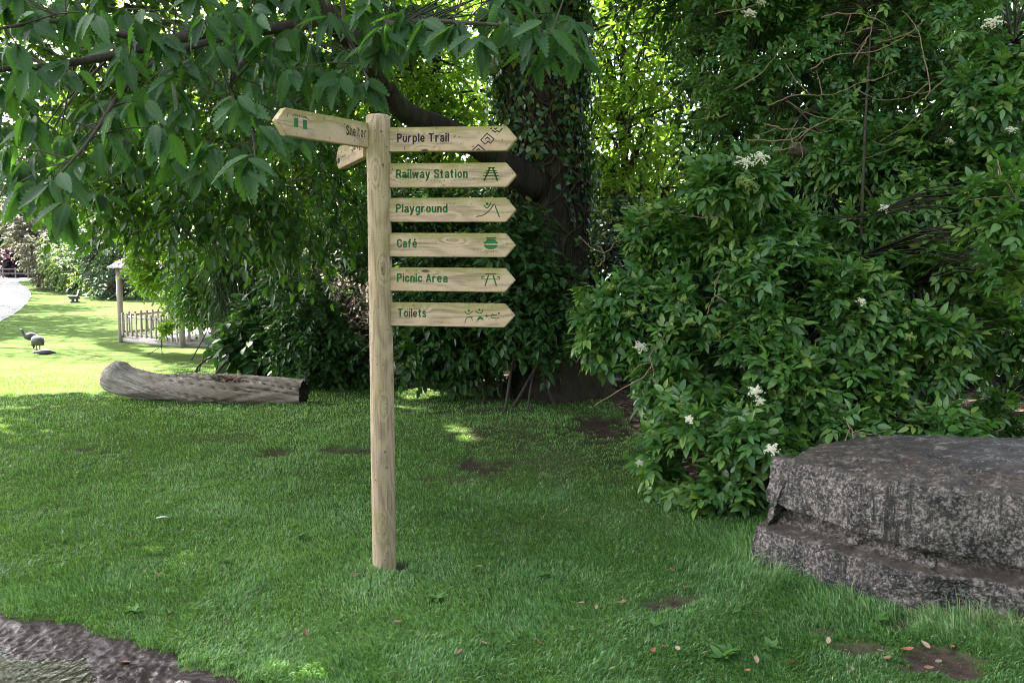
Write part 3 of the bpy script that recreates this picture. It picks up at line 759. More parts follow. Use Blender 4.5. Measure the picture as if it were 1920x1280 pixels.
cafe = [W_(c3((1153, 421), (1250, 421)), 1.7), np.array(c3((1160, 430), (1243, 430), (1240, 445), (1268, 468), (1268, 472), (1130, 472), (1130, 468), (1164, 445))),
        np.array(c3((1133, 486), (1264, 486), (1250, 510), (1222, 524), (1176, 524), (1148, 510)))] + \
       [W_(c3(a, b), 1.2) for a, b in (((1135, 547), (1165, 534)), ((1170, 550), (1178, 534)), ((1190, 552), (1193, 536)), ((1208, 552), (1206, 536)), ((1228, 550), (1220, 534)), ((1260, 545), (1234, 533)))] + \
       [W_(c3((a, 482), (a + 22, 475)), .9) for a in (1136, 1168, 1200, 1232)]
right_board('board reading Café with a cauldron over flames', 459, 'Café', (748, 786), cafe, M['green'])
pic = [W_(c3((1154, 748), (1252, 748)), 2.1), W_(c3((1182, 757), (1150, 856)), 2.6), W_(c3((1224, 757), (1254, 856)), 2.6),
       W_(c3((1146, 774), (1120, 774), (1120, 795), (1284, 795), (1284, 774), (1258, 774)), 1.5)]
right_board('board reading Picnic Area with a picnic table', 523, 'Picnic Area', (748, 844), pic, M['green'])
toi = [disc(c16((388, 315))[0], 1.8, 12, 2.2), K_(c16((262, 312), (300, 395), (385, 415), (505, 328)), 1.5), K_(c16((266, 686), (300, 560), (395, 498), (470, 535), (490, 612)), 1.5),
       disc(c16((697, 290))[0], 1.8, 12, 2.2), K_(c16((582, 328), (690, 390), (775, 360), (805, 274)), 1.6),
       np.array(c16((612, 678), (640, 560), (690, 490), (740, 478), (800, 520), (832, 618), (800, 590), (730, 556), (665, 590))),
       W_(c16((866, 466), (976, 466)), 1.2), W_(c16((920, 412), (920, 458)), 1.2), W_(c16((920, 474), (920, 522)), 1.2),
       W_(c16((1042, 492), (1094, 410), (1130, 446), (1234, 410)), 1.6), disc(c16((1280, 380))[0], 1.9), W_(c16((1036, 530), (1298, 530)), 1.7)]
right_board('board reading Toilets with two figures and a baby', 588, 'Toilets', (750, 804), toi, M['green'])
# Shelter: swings out towards the viewer
dl = D * float(slope(233) / slope(200)); pr = P(694, 255, D); pl = P(514, 222, dl)
Ls = math.hypot(pr[0] - pl[0], pr[1] - pl[1]); yaw = math.atan2(pr[1] - pl[1], pr[0] - pl[0])
zc = float((P(694, 233, D)[2] + P(694, 278, D)[2]) / 2)
def at_board(px, py):
    """photo pixel -> the swung boards' own frame"""
    u = (px - 960) / F; v = -(py - 640) / F; dx, dy, dz = u, cp + v * sp, v * cp - sp
    o_ = Vector((pl[0], pl[1])); e = Vector((math.cos(yaw), math.sin(yaw)))
    s_ = (o_.x * dy - o_.y * dx) / (dx * e.y - dy * e.x); kk = (o_.y + s_ * e.y) / dy
    return (s_, CH + kk * dz - zc)
shel = [np.array([at_board(500 + a / 9.145, 190 + b / 9.145) for a, b in q]) for q in (
    ((420, 292), (492, 302), (492, 456), (420, 448)), ((566, 320), (644, 332), (646, 492), (576, 482)))]
shel += [ribbon(np.array([at_board(500 + a / 9.145, 190 + b / 9.145) for a, b in q]), .0045) for q in (
    ((392, 268), (440, 226)), ((436, 275), (466, 232)), ((474, 282), (492, 236)), ((514, 290), (514, 240)), ((556, 296), (540, 246)), ((592, 306), (562, 254)), ((630, 312), (590, 262)), ((676, 326), (612, 268)))]
tx0, tx1 = at_board(643.5, 245)[0], at_board(681.5, 250)[0]
board('board reading Shelter with a small roofed hut', Ls, 44.5 * KPX, 'start', ('Shelter', tx0, tx1, -.016, .047), shel, M['darkpaint'], (pl[0], pl[1], zc), yaw, 0, icon_ink=M['green'])
# the board behind, pointing away
dl = D * float(slope(295) / slope(319)); pr = P(688, 285, D); pl = P(637, 300, dl)
Ls = math.hypot(pr[0] - pl[0], pr[1] - pl[1]); yaw = math.atan2(pr[1] - pl[1], pr[0] - pl[0]); zc = float(P(688, 295, D)[2]) + .061
sh2 = [np.array([at_board(500 + a / 9.145, 190 + b / 9.145) for a, b in q]) for q in (((1270, 990), (1318, 968), (1322, 1040), (1296, 1068), (1276, 1060)), ((1282, 918), (1302, 908), (1300, 920), (1284, 928)))]
sh2 += [ribbon(np.array([at_board(500 + a / 9.145, 190 + b / 9.145) for a, b in q]), .007) for q in (((1338, 870), (1352, 890)), ((1340, 1040), (1348, 970), (1372, 950)), ((1378, 950), (1398, 938)), ((1400, 905), (1412, 930), (1404, 975)))]
board('board reading Shop with a pot and a figure, pointing away', Ls, .122, 'start', ('Shop', at_board(666, 287)[0], at_board(685, 278)[0], -.006, .05), sh2, M['darkpaint'], (pl[0], pl[1], zc), yaw, 0)

# ------------------------------------------------------------------ the boulder
per = smooth_path([(a, b, 0) for a, b in np.concatenate([RK, RK[:1]])], 420)[:, :2]
seglen = np.concatenate([[0], np.cumsum(np.linalg.norm(np.diff(per, axis=0), axis=1))])
ctr = per.mean(0); KS = 460; TT = 66; TR = 30
# more samples along the front
frontw = np.where(np.arange(420) < 420 * 5 / 12, 3.0, 1.0); cw = np.cumsum(frontw); uu = np.interp(np.linspace(0, cw[-1], KS, endpoint=False), cw, np.arange(420))
pts = np.stack([np.interp(uu, np.arange(420), per[:, i]) for i in (0, 1)], -1)
tg = nrmz(np.roll(pts, -1, 0) - np.roll(pts, 1, 0)); inn = np.stack([-tg[:, 1], tg[:, 0]], -1)
if np.sum(inn * (ctr - pts)) < 0: inn = -inn
for _ in range(6): inn = nrmz(inn + np.roll(inn, 1, 0) + np.roll(inn, -1, 0))
front = np.clip(1 - np.abs(uu - 85) / 120, 0, 1); front = np.clip(front * 2.2, 0, 1)           # 1 along the faces the camera sees
sx_ = np.clip((pts[:, 0] - 1.25) / 1.2, 0, 1.3)
wv_ = np.array([mnoise.fractal(Vector((a_ * 2.2, b_ * 2.2, 5)), 1, 2, 4) for a_, b_ in pts]); wv2 = np.array([mnoise.fractal(Vector((a_ * 3, b_ * 3, 15)), 1, 2, 4) for a_, b_ in pts])
zU = .345 - .115 * sx_ + .022 * wv_; zL = .225 - .045 * sx_ + .02 * wv2; dpt = .105 - .055 * sx_
ztop = .575 + .03 * sx_
Vv = []
tt = np.linspace(0, 1, TT)
for t_ in tt:
    z = -.12 + t_ * (ztop + .12)
    ins = np.zeros(KS)
    lip = .012 + .02 * np.clip(z / .2, 0, 1)
    sm = lambda a, b, x: np.clip((x - a) / (b - a), 0, 1) ** 2 * (3 - 2 * np.clip((x - a) / (b - a), 0, 1))
    ins = lip * 0 + front * (dpt * sm(zL - .006, zL + .016, z) * (1 - sm(zU - .014, zU + .004, z)) + (.045 + .02 * sx_) * sm(zL, zU, z))
    ins += (1 - front) * .10 * t_
    ins += .030 * sm(.93, 1.0, t_) ** 1.5 + .10 * np.clip(1 - sx_ * 3, 0, 1) * sm(.2, 1.0, t_)
    q = pts + inn * ins[:, None]
    Vv.append(np.stack([q[:, 0], q[:, 1], z - .022 * sm(.93, 1, t_) * 0], -1))
last = Vv[-1]; ct = last.mean(0)
for i in range(1, TR + 1):
    f = (i / TR) ** .9 * .985
    q = last * (1 - f) + ct * f; q[:, 2] = last[:, 2] + .028 * math.sin(f * 1.5)
    Vv.append(q)
Vv = np.array(Vv)
cen = np.array([ct[0], ct[1], .25])
dirn = nrmz(Vv - cen)
for i in range(Vv.shape[0]):
    for j in range(KS):
        if Vv[i, j, 1] > 4.9 and i < TT: continue
        p = Vector(Vv[i, j])
        st = Vector((p.x * 1.0, p.y * 1.0, p.z * 2.6))
        a = mnoise.fractal(st * 3.2, .9, 2.0, 5) * .016 + (mnoise.noise(p * 15) ** 2) * -.020 + mnoise.fractal(st * 22, .7, 2.0, 3) * .008
        if i >= TT: a *= .8
        Vv[i, j] += dirn[i, j] * a + (np.array([0, 0, a]) if i >= TT else 0)
nr = Vv.shape[0]
I = np.arange(nr - 1)[:, None] * KS; J = np.arange(KS)[None]
rq = np.stack([I + J, I + (J + 1) % KS, I + KS + (J + 1) % KS, I + KS + J], -1).reshape(-1, 4)
rm, t, out = new_mat('weathered_rock'); n = NT(t)
tc = n.n('ShaderNodeTexCoord'); co = tc.outputs['Object']; nz = n.n('ShaderNodeSeparateXYZ', {0: n.n('ShaderNodeNewGeometry').outputs['Normal']}).outputs[2]
a = n.noise(co, 7, 8, .7); b = n.noise(co, 55, 5, .75); d_ = n.noise(n.mapping(co, (18, 18, 1.1)), 1.6, 5, .7); e_ = n.noise(co, 2.4, 4)
col = n.ramp(a, [(.42, (.115, .092, .086)), (.50, (.062, .050, .048)), (.56, (.018, .015, .016))])
col = n.mix(n.ramp(b, [(.36, (1, 1, 1)), (.46, (0, 0, 0))]), col, (.014, .012, .012))
col = n.mix(n.ramp(b, [(.50, (0, 0, 0)), (.57, (1, 1, 1))]), col, n.ramp(a, [(.42, (.36, .31, .29)), (.60, (.15, .128, .125))]))
col = n.mix(n.ramp(n.noise(co, 120, 3, .6), [(.62, (0, 0, 0)), (.67, (.8, .8, .8))]), col, (.46, .42, .40))
top = n.ramp(nz, [(.55, (0, 0, 0)), (.85, (1, 1, 1))])
zz_ = n.n('ShaderNodeSeparateXYZ', {0: co}).outputs[2]
streak = n.math('MULTIPLY', n.ramp(n.math('ADD', n.math('MULTIPLY', d_, .75), n.math('MULTIPLY', b, .25)), [(.51, (0, 0, 0)), (.57, (.95, .95, .95))]), n.ramp(e_, [(.46, (0, 0, 0)), (.58, (1, 1, 1))]))
col = n.mix(n.math('MULTIPLY', streak, n.math('SUBTRACT', 1.0, top)), col, (.018, .017, .016))
moss = n.ramp(n.noise(co, 9, 8, .75), [(.42, (.022, .015, .010)), (.54, (.058, .040, .026)), (.62, (.17, .145, .12))])
col = n.mix(n.math('MULTIPLY', top, .92), col, moss)
warp_ = n.n('ShaderNodeVectorMath', {0: co, 1: n.n('ShaderNodeTexNoise', {'Vector': co, 'Scale': 4.0, 'Detail': 4}).outputs['Color']}, operation='ADD').outputs[0]
vc = n.n('ShaderNodeTexVoronoi', {'Vector': n.mapping(warp_, (1, 1, 1.6)), 'Scale': 2.1}, feature='DISTANCE_TO_EDGE').outputs['Distance']
fis = n.math('MULTIPLY', n.ramp(vc, [(.004, (1, 1, 1)), (.016, (0, 0, 0))]), n.ramp(n.noise(co, 1.9, 2), [(.45, (0, 0, 0)), (.55, (1, 1, 1))]))
col = n.mix(fis, col, (.010, .009, .009))
lich = n.ramp(n.noise(co, 17, 5, .7), [(.57, (0, 0, 0)), (.62, (.75, .75, .75))])
col = n.mix(n.math('MULTIPLY', lich, top), col, (.28, .235, .20))
spk = n.ramp(n.n('ShaderNodeTexVoronoi', {'Vector': co, 'Scale': 26.0}).outputs['Distance'], [(.0, (1, 1, 1)), (.13, (0, 0, 0))])
col = n.mix(n.math('MULTIPLY', spk, n.ramp(n.noise(co, 3, 2), [(.48, (0, 0, 0)), (.56, (.9, .9, .9))])), col, (.62, .60, .56))
hgt = n.math('SUBTRACT', n.math('ADD', n.math('MULTIPLY', a, .9), n.math('MULTIPLY', b, .6)), n.math('MULTIPLY', fis, .7))
bs = n.n('ShaderNodeBsdfPrincipled', {'Base Color': col, 'Roughness': n.ramp(top, [(0, (.66,) * 3), (1, (.58,) * 3)]), 'Specular IOR Level': .5, 'Normal': n.bump(hgt, 1.0, .045)})
t.links.new(bs.outputs[0], out.inputs[0])
rock = mesh_np('boulder', Vv.reshape(-1, 3), np.concatenate([rq.ravel(), (nr - 1) * KS + np.arange(KS)]), np.append(np.full(len(rq), 4), KS), rm)
tag(rock, 'long flat-topped grey boulder with a slanting ledge, lying in front of the flowering elder', 'boulder')

# ------------------------------------------------------------------ the old log on the lawn
ends = [G(196, 748), G(585, 752)]
def lp(px, py): return P(px, py, np.interp(px, [190, 585], [ends[0][1] + .05, ends[1][1] - .15]))
sp_ = smooth_path([lp(206, 692), lp(222, 706), lp(246, 716), lp(285, 723), lp(350, 728), lp(420, 731), lp(500, 733), lp(570, 737)], 120)
rad = np.interp(np.linspace(0, 1, 120), [0, .02, .06, .12, .22, .35, .5, .62, .75, .9, 1], np.array([21, 25, 29, 31, 29, 27, 24, 28, 29, 26, 24]) * ends[0][1] / F)
tn = nrmz(np.gradient(sp_, axis=0)); ref = np.array([0, 1.0, 0]); SL = 72
Vl, scar, crack, ripe = [], [], [], []
ln = np.concatenate([[0], np.cumsum(np.linalg.norm(np.diff(sp_, axis=0), axis=1))])
for i in range(120):
    a = nrmz(ref - tn[i] * np.dot(ref, tn[i])); b = np.cross(tn[i], a)
    for j in range(SL):
        an = 2 * math.pi * j / SL + ln[i] * 1.5
        rt = min(1, max(0, (i - 45) / 30)); an3 = 2 * math.pi * j / SL - ln[i] * .75
        crk = abs(mnoise.noise((math.cos(an3) * 3.6, math.sin(an3) * 3.6, ln[i] * .30 + 3)))
        gr = mnoise.fractal((math.cos(an) * 2.2, math.sin(an) * 2.2, ln[i] * .9), 1, 2, 3) * .12 + mnoise.noise((math.cos(an) * 7, math.sin(an) * 7, ln[i] * .7)) * .05 - max(0, .10 - crk) * (.4 + 2.6 * rt) + .05 * rt * mnoise.noise((math.cos(an3) * 3, math.sin(an3) * 3, ln[i]))
        an2 = 2 * math.pi * j / SL
        q = sp_[i] + (math.cos(an2) * a + math.sin(an2) * b) * rad[i] * (1 + gr)
        qx, qy = proj(q); s_ = 0
        e = ((qx - 428) / 32 - (qy - 710) / 40) ** 2 + ((qy - 710) / 7) ** 2
        if e < 1.6 and q[1] < sp_[i][1] + .12: s_ = max(0, min(1, 1.6 - e)); q = q - (q - sp_[i]) * .16 * s_ * (.5 + mnoise.noise((qx * .13, qy * .2, 1)))
        Vl.append(q); scar.append(s_); crack.append(max(0, min(1, (.055 - crk) / .045)) * (.35 + .65 * rt)); ripe.append(rt)
lq = []
for i in range(119):
    for j in range(SL): lq.append((i * SL + j, i * SL + (j + 1) % SL, (i + 1) * SL + (j + 1) % SL, (i + 1) * SL + j))
lu = [(j / SL, ln[i]) for i in range(119) for (i_, j) in [(0, 0)] for _ in ()]
lm, t, out = new_mat('bleached_wood'); n = NT(t); co = n.n('ShaderNodeTexCoord').outputs['Object']
ax = Vector((sp_[-1] - sp_[30])).normalized(); ez = Vector((0, 0, 1))
rotm = n.n('ShaderNodeVectorRotate', {'Vector': co, 'Axis': (0, 1, 0), 'Angle': math.radians(-21)}, rotation_type='AXIS_ANGLE').outputs[0]
gv = n.mapping(rotm, (1.0, 5, 13)); a = n.noise(gv, 3.2, 8, .7, .5); b = n.noise(co, 4, 5); c = n.noise(gv, 9, 4, .6)
col = n.ramp(a, [(.28, (.045, .034, .028)), (.40, (.24, .205, .18)), (.55, (.44, .385, .345)), (.8, (.58, .53, .485))])
col = n.mix(n.ramp(b, [(.5, (0, 0, 0)), (.68, (.6, .6, .6))]), col, (.17, .125, .09))
col = n.mix(n.math('MULTIPLY', n.n('ShaderNodeAttribute', attribute_name='ripe').outputs['Fac'], .55), col, n.mix(a, (.10, .075, .052), (.30, .235, .18)))
col = n.mix(n.n('ShaderNodeAttribute', attribute_name='crack').outputs['Fac'], col, (.022, .016, .012))
sc = n.n('ShaderNodeAttribute', attribute_name='scar').outputs['Fac']
col = n.mix(sc, col, n.ramp(n.noise(co, 22, 4), [(.46, (.015, .011, .009)), (.56, (.16, .085, .06)), (.68, (.36, .23, .17))]))
bs = n.n('ShaderNodeBsdfPrincipled', {'Base Color': col, 'Roughness': .85, 'Specular IOR Level': .2, 'Normal': n.bump(n.math('ADD', a, n.math('MULTIPLY', c, .5)), .9, .03)})
t.links.new(bs.outputs[0], out.inputs[0])
logt = thing('fallen_log', 'bleached old log with one end kinked upward, lying across the shaded lawn', 'log', tuple((ends[0] + ends[1]) / 2))
lo = Vector(logt.location)
Vl = np.array(Vl) - np.array(lo)
mesh_np('log_trunk', Vl, lq, np.full(len(lq), 4), lm, logt, extra={'scar': scar, 'crack': crack, 'ripe': ripe})
M['endgrain'] = bark_mat('rotted_end_grain', (.012, .010, .009), (.045, .038, .034), 18, 1, .8, .02)
M['cutend'] = bark_mat('grey_cut_end', (.14, .12, .11), (.30, .27, .25), 18, 1, .6, .01)
for i0, mt, dep_ in ((119, M['endgrain'], -.10), (0, M['cutend'], .0)):
    ring = Vl[i0 * SL:(i0 + 1) * SL]; cc = ring.mean(0); dirv = tn[i0]
    V_ = [cc + dirv * dep_]; Fz = []
    for s_ in (.35, .7, .93, 1.0):
        for j in range(SL): V_.append(cc + (ring[j] - cc) * s_ + dirv * (dep_ * (1 - s_ ** 3) + .012 * mnoise.noise(Vector(ring[j] * s_ * 14))))
    for j in range(SL): Fz.append((0, 1 + j, 1 + (j + 1) % SL))
    for r_ in range(3):
        for j in range(SL): Fz.append((1 + r_ * SL + j, 1 + (r_ + 1) * SL + j, 1 + (r_ + 1) * SL + (j + 1) % SL, 1 + r_ * SL + (j + 1) % SL))
    m_ = MB(); m_.add(V_, Fz); m_.build('cut_end', mt, logt)

# ------------------------------------------------------------------ gazebo
M['gwood'] = plain_mat('grey_pine', (.27, .235, .21), .8, .2, .25, 8); M['shingle'] = plain_mat('grey_shingle', (.17, .15, .15), .85, .2, .3, 12)
p0, p1 = G(228, 641), G(342, 650)
side = math.hypot(p1[0] - p0[0], p1[1] - p0[1]); u_ = np.array([p1[0] - p0[0], p1[1] - p0[1]]) / side; nv = np.array([-u_[1], u_[0]])
gc = (p0[:2] + p1[:2]) / 2 + nv * side * math.sqrt(3) / 2; g0 = float(p0[2]); SCG = p0[1] / F
gaz = thing('gazebo', 'open hexagonal wooden gazebo with picket railings, half hidden by a bright green bush', 'gazebo', (gc[0], gc[1], g0))
a0 = math.atan2(p0[1] - gc[1], p0[0] - gc[0])
corner = [np.array([side * math.cos(a0 + i * math.pi / 3), side * math.sin(a0 + i * math.pi / 3)]) for i in range(6)]
hp = float(P(228, 504, p0[1])[2]) - g0; hr = float(P(228, 588, p0[1])[2]) - g0; hd = float(P(228, 632, p0[1])[2]) - g0
for i in range(6):
    m_ = MB(); m_.tube([(*corner[i], -.3), (*corner[i], hp * .5), (*corner[i], hp)], 5.3 * SCG, 14, seed=i); m_.build('post', M['gwood'], gaz)
m_ = MB(); V_ = []
ring = lambda f, z: [(*(c_ * f), z) for c_ in corner]
m_.add(ring(.98, .08) + ring(.98, hd), [[i, (i + 1) % 6, 6 + (i + 1) % 6, 6 + i] for i in range(6)] + [[6 + i for i in range(6)], [5 - i for i in range(6)]]); m_.build('deck', M['gwood'], gaz, False)
m_ = MB(); ov = 1 + 20 * SCG / side; hap = hp + side * .62
for k_, (f0, z0_, f1, z1_) in enumerate([(ov * (1 - j / 9), hp + .06 + (hap - hp) * j / 9, ov * (1 - (j + 1) / 9) + .004, hp + .05 + (hap - hp) * (j + 1) / 9) for j in range(9)]):
    A, B = ring(f0, z0_), ring(max(f1, .02), z1_); A2 = ring(f0, z0_ - .03)
    m_.add(A2 + A + B, [[i, (i + 1) % 6, 6 + (i + 1) % 6, 6 + i] for i in range(6)] + [[6 + i, 6 + (i + 1) % 6, 12 + (i + 1) % 6, 12 + i] for i in range(6)])
m_.add(ring(ov, hp + .028) + [(0, 0, hp + .03)], [[i, 6, (i + 1) % 6] for i in range(6)])
m_.build('roof', M['shingle'], gaz, False)
m_ = MB()
for i in range(6):
    a, b = corner[i], corner[(i + 1) % 6]; mid = (a + b) / 2; r_ = Matrix.Rotation(math.atan2(*(b - a)[::-1]), 3, 'Z')
    m_.box(Vector((*mid, hp - .05)), (side * .93, .06, .12), r_)
m_.build('beam', M['gwood'], gaz, False)
for i in range(6):
    if i == 2: continue
    a, b = corner[i], corner[(i + 1) % 6]; mid = (a + b) / 2; r_ = Matrix.Rotation(math.atan2(*(b - a)[::-1]), 3, 'Z')
    m_ = MB(); m_.box(Vector((*mid, hr - .07)), (side * .94, .05, .07), r_); m_.box(Vector((*mid, hd + .12)), (side * .94, .05, .07), r_); m_.box(Vector((*(mid * .995), hd * .55)), (side * .97, .05, hd * .8), r_)
    rl = m_.build('railing', M['gwood'], gaz, False)
    for j in range(12):
        f = (j + .7) / 12.4; q = a * (1 - f) + b * f; o_ = q / np.linalg.norm(q) * .045
        m_ = MB(); m_.box(Vector((*(q + o_), (hr + hd) / 2 + .05)), (.085, .035, hr - hd - .02), r_, .01); m_.build('baluster', M['gwood'], rl, False)

# ------------------------------------------------------------------ two recycled benches, seen end on
M['bench'] = plain_mat('dark_bench_plastic', (.018, .022, .022), .5, .4)
M['seat'] = plain_mat('dark_bench_seat', (.05, .055, .055), .35, .5)
def bench(px, py, label, s=1.0):
    q = G(px, py); K = q[1] / F * s
    t_ = thing('park_bench', label, 'bench', tuple(q), math.atan2(-q[0], q[1]) + .04, 'benches on the far lawn'); y0, y1 = -.1, 1.5
    def part(nm, boxes, mt):
        m_ = MB()
        for (cx, cz, sx2, sz2, rot) in boxes: m_.box(Vector((cx * K, (y0 + y1) / 2, cz * K)), (sx2 * K, y1 - y0, sz2 * K), Matrix.Rotation(rot, 3, 'Y'), .01)
        m_.build(nm, mt, t_, False)
    part('seat', [(-4, 11.5, 16, 2.6, .05)], M['seat']); part('backrest', [(7, 17, 3.0, 13, .28)], M['bench'])
    for yy_ in (.05, 1.2):
        m_ = MB(); m_.box(Vector((-3 * K, yy_, 5 * K)), (4 * K, .14, 10.5 * K), None, .01); m_.box(Vector((4 * K, yy_, 6.5 * K)), (3 * K, .14, 13 * K), Matrix.Rotation(-.05, 3, 'Y'), .01)
        m_.box(Vector((0, yy_, 8.4 * K)), (18 * K, .12, 3 * K), None, .01); m_.box(Vector((1 * K, yy_, .8 * K)), (16 * K, .16, 1.6 * K), None, .01); m_.build('leg', M['bench'], t_, False)
    return t_
bench(141, 567.5, 'dark bench on the far lawn, seen end on, the nearer one with a pale seat')
bench(134, 551.5, 'dark bench on the far lawn, partly behind the one with a pale seat')

# ------------------------------------------------------------------ far post and rail fence
M['rail'] = plain_mat('silver_rail', (.16, .15, .155), .8, .2); fl = G(-300, 521); fr = G(82, 522)
fen = thing('rail_fence', 'grey two-rail wooden fence at the far bend of the path', 'fence', tuple(fl)); K = fl[1] / F
dxf = fr - fl
for zc_ in (9, 17):
    m_ = MB(); m_.tube([np.array([0, 0, zc_ * K]), dxf + [0, 0, zc_ * K]], 1.1 * K, 6); m_.build('rail', M['rail'], fen)
for f in np.linspace(0, .985, 17):
    m_ = MB(); q = dxf * f; m_.box(Vector(q + [0, .1, 9.2 * K]), (2.0 * K, 2.0 * K, 20 * K), None, .02); m_.build('post', M['rail'], fen, False)

# ------------------------------------------------------------------ guinea fowl
fm, t, out = new_mat('speckled_feathers'); n = NT(t); co = n.n('ShaderNodeTexCoord').outputs['Object']
vd = n.n('ShaderNodeTexVoronoi', {'Vector': co, 'Scale': 60.0}).outputs['Distance']
nz = n.n('ShaderNodeSeparateXYZ', {0: co}).outputs[2]
col = n.ramp(n.noise(co, 9, 3), [(.35, (.018, .018, .022)), (.65, (.05, .048, .058))]); col = n.mix(n.ramp(vd, [(.08, (.7, .7, .7)), (.2, (0, 0, 0))]), col, (.30, .29, .32))
bs = n.n('ShaderNodeBsdfPrincipled', {'Base Color': col, 'Roughness': .6}); t.links.new(bs.outputs[0], out.inputs[0])
M['feather'] = fm; M['face'] = plain_mat('pale_bare_head', (.62, .60, .62), .5); M['red'] = plain_mat('red_wattle', (.35, .04, .03), .5); M['shank'] = plain_mat('grey_shank', (.25, .20, .14), .6)
def fowl(px, py, label, rz, s, pose):
    q = G(px, py); t_ = thing('guinea_fowl', label, 'bird', tuple(q), rz, 'guinea fowl on the sunny lawn')
    if pose == 'up': sp = [(-.25, .15, .012), (-.19, .185, .05), (-.10, .225, .095), (0, .24, .115), (.09, .25, .10), (.15, .285, .062), (.185, .345, .036), (.205, .40, .026), (.225, .435, .029), (.25, .44, .020), (.275, .43, .005)]
    elif pose == 'tuck': sp = [(-.25, .13, .012), (-.20, .17, .06), (-.11, .225, .115), (0, .245, .135), (.09, .23, .115), (.15, .18, .075), (.175, .12, .045), (.18, .075, .030), (.185, .045, .024), (.19, .02, .006)]
    else: sp = [(-.27, .045, .012), (-.20, .058, .035), (-.10, .068, .062), (0, .07, .070), (.09, .066, .060), (.15, .058, .042), (.20, .062, .030), (.245, .06, .026), (.27, .045, .022), (.30, .03, .005)]
    a_ = np.array(sp) * s; n_ = 44; pt = smooth_path([(x, 0, z) for x, z, r_ in a_], n_); rr = smooth_path([(r_, 0, 0) for x, z, r_ in a_], n_)[:, 0]
    m_ = MB(); m_.tube(pt, np.maximum(rr, .002), 20); m_.build('body', M['feather'], t_)
    if pose != 'low':
        for sg in (-.045, .045):
            m_ = MB(); m_.tube(smooth_path([(0, sg * s, .17 * s), (-.02 * s, sg * s, .08 * s), (0, sg * s, .012), (.045 * s, sg * s, .006)], 12), np.linspace(.022, .006, 12) * s, 7); m_.build('leg', M['shank'], t_)
    k_ = int(n_ * .80); hd_ = pt[k_]; up_ = np.array([0, 0, 1.0]) if pose == 'up' else np.array([.6, 0, .5])
    m_ = MB(); m_.tube([hd_ - [.012, 0, .0], hd_ + [.012, 0, .004]], np.array([.030, .027]) * s, 12); m_.build('head_skin', M['face'], t_)
    if pose == 'up':
        m_ = MB(); m_.tube([hd_ + up_ * .02, hd_ + up_ * .055 - [.012, 0, 0]], np.array([.016, .004]) * s, 8); m_.build('casque', M['stem'], t_)
        m_ = MB(); m_.tube([hd_ + np.array([.02, 0, -.018]), hd_ + np.array([.022, 0, -.05])], np.array([.012, .008]) * s, 8); m_.build('wattle', M['red'], t_)
    return t_
fowl(59, 646.5, 'guinea fowl with raised pale head, standing behind another on the sunny lawn', math.radians(205), 1.0, 'up')
fowl(71, 655.5, 'rounded grey guinea fowl with head hidden, standing in front of the pale-headed one', math.radians(150), .98, 'tuck')
fowl(84, 665, 'guinea fowl crouching flat on the sunny grass, its head down', math.radians(183), .95, 'low')

# ------------------------------------------------------------------ slatted seat behind the tree root
M['slat'] = plain_mat('weathered_slat', (.38, .36, .36), .7, .3, .2); M['slat_tan'] = plain_mat('tan_slat', (.30, .23, .13), .7, .3); M['grey'] = plain_mat('grey_board', (.20, .21, .22), .7)
q = G(1180, 744); bd = 12.6; q = P(1168, 742, bd); q[2] = gz(0, bd); K = bd / F
seat = thing('slatted_bench', 'low pale bench with striped sloping slats, behind the root of the big tree', 'bench', tuple(q))
m_ = MB(); m2 = MB()
for i in range(7):
    f = i / 6; (m_ if i % 2 == 0 else m2).box(Vector(((12 - 14 + (1 - f) * -4 + 4 * 0 - 2 * f * -1) * K * 1, .02 * i * -1, (8 + f * 24) * K)), (46 * K, .02, 3.6 * K), Matrix.Rotation(.02, 3, 'Y'), .003)
m_.build('backrest_slat', M['slat'], seat, False); m2.build('backrest_slat', M['slat_tan'], seat, False)
m_ = MB(); m_.box(Vector((22 * K, -.12, 6 * K)), (92 * K, .30, 2.5 * K), None, .004); m_.build('seat', M['slat'], seat, False)
m_ = MB(); m_.box(Vector((22 * K, -.10, 1.2 * K)), (84 * K, .22, 7 * K), None, .004); m_.build('base', M['grey'], seat, False)

# ------------------------------------------------------------------ dead wood under the shrubs, fallen leaves
M['deadwood'] = bark_mat('dead_wood', (.05, .04, .035), (.22, .18, .155), 10, .4, .6, .015)
def lay(px, py, lift=0.0, dd=0.0):
    p = G(px, py); p[1] += dd; p[2] = float(gz(0, p[1])) + lift; return p
def stick_thing(name, label, pts, r0, r1, mat='deadwood'):
    pts = [np.array(p) for p in pts]; b = pts[0].copy(); t_ = MB(); n_ = 16
    t_.tube(smooth_path([p - b for p in pts], n_), np.linspace(r0, r1, n_), 10, wob=.25, seed=int(abs(b[0]) * 99)); o_ = t_.build(name, M[mat]); o_.location = b
    return tag(o_, label, 'dead wood')
stick_thing('fallen_branch', 'long grey fallen branch lying under the dark shrubs behind the signpost', [lay(612, 707, .08), lay(680, 712, .1), lay(745, 720, .09), lay(830, 728, .07)], .085, .06)
stick_thing('fallen_branch', 'thin forked dead stick leaning out from under the dark shrub', [lay(655, 716, .02), lay(690, 712, .2), lay(730, 712, .34)], .02, .008)
stick_thing('fallen_branch', 'arched pale dead twig at the foot of the dark shrub', [lay(552, 709, .0), lay(566, 708, .12), lay(584, 709, .16), lay(600, 712, .02)], .014, .008)
stick_thing('fallen_branch', 'short dark rotten log at the shrub edge beyond the pale log', [lay(482, 694, .06), lay(515, 697, .07), lay(545, 700, .06)], .10, .07, 'endgrain')
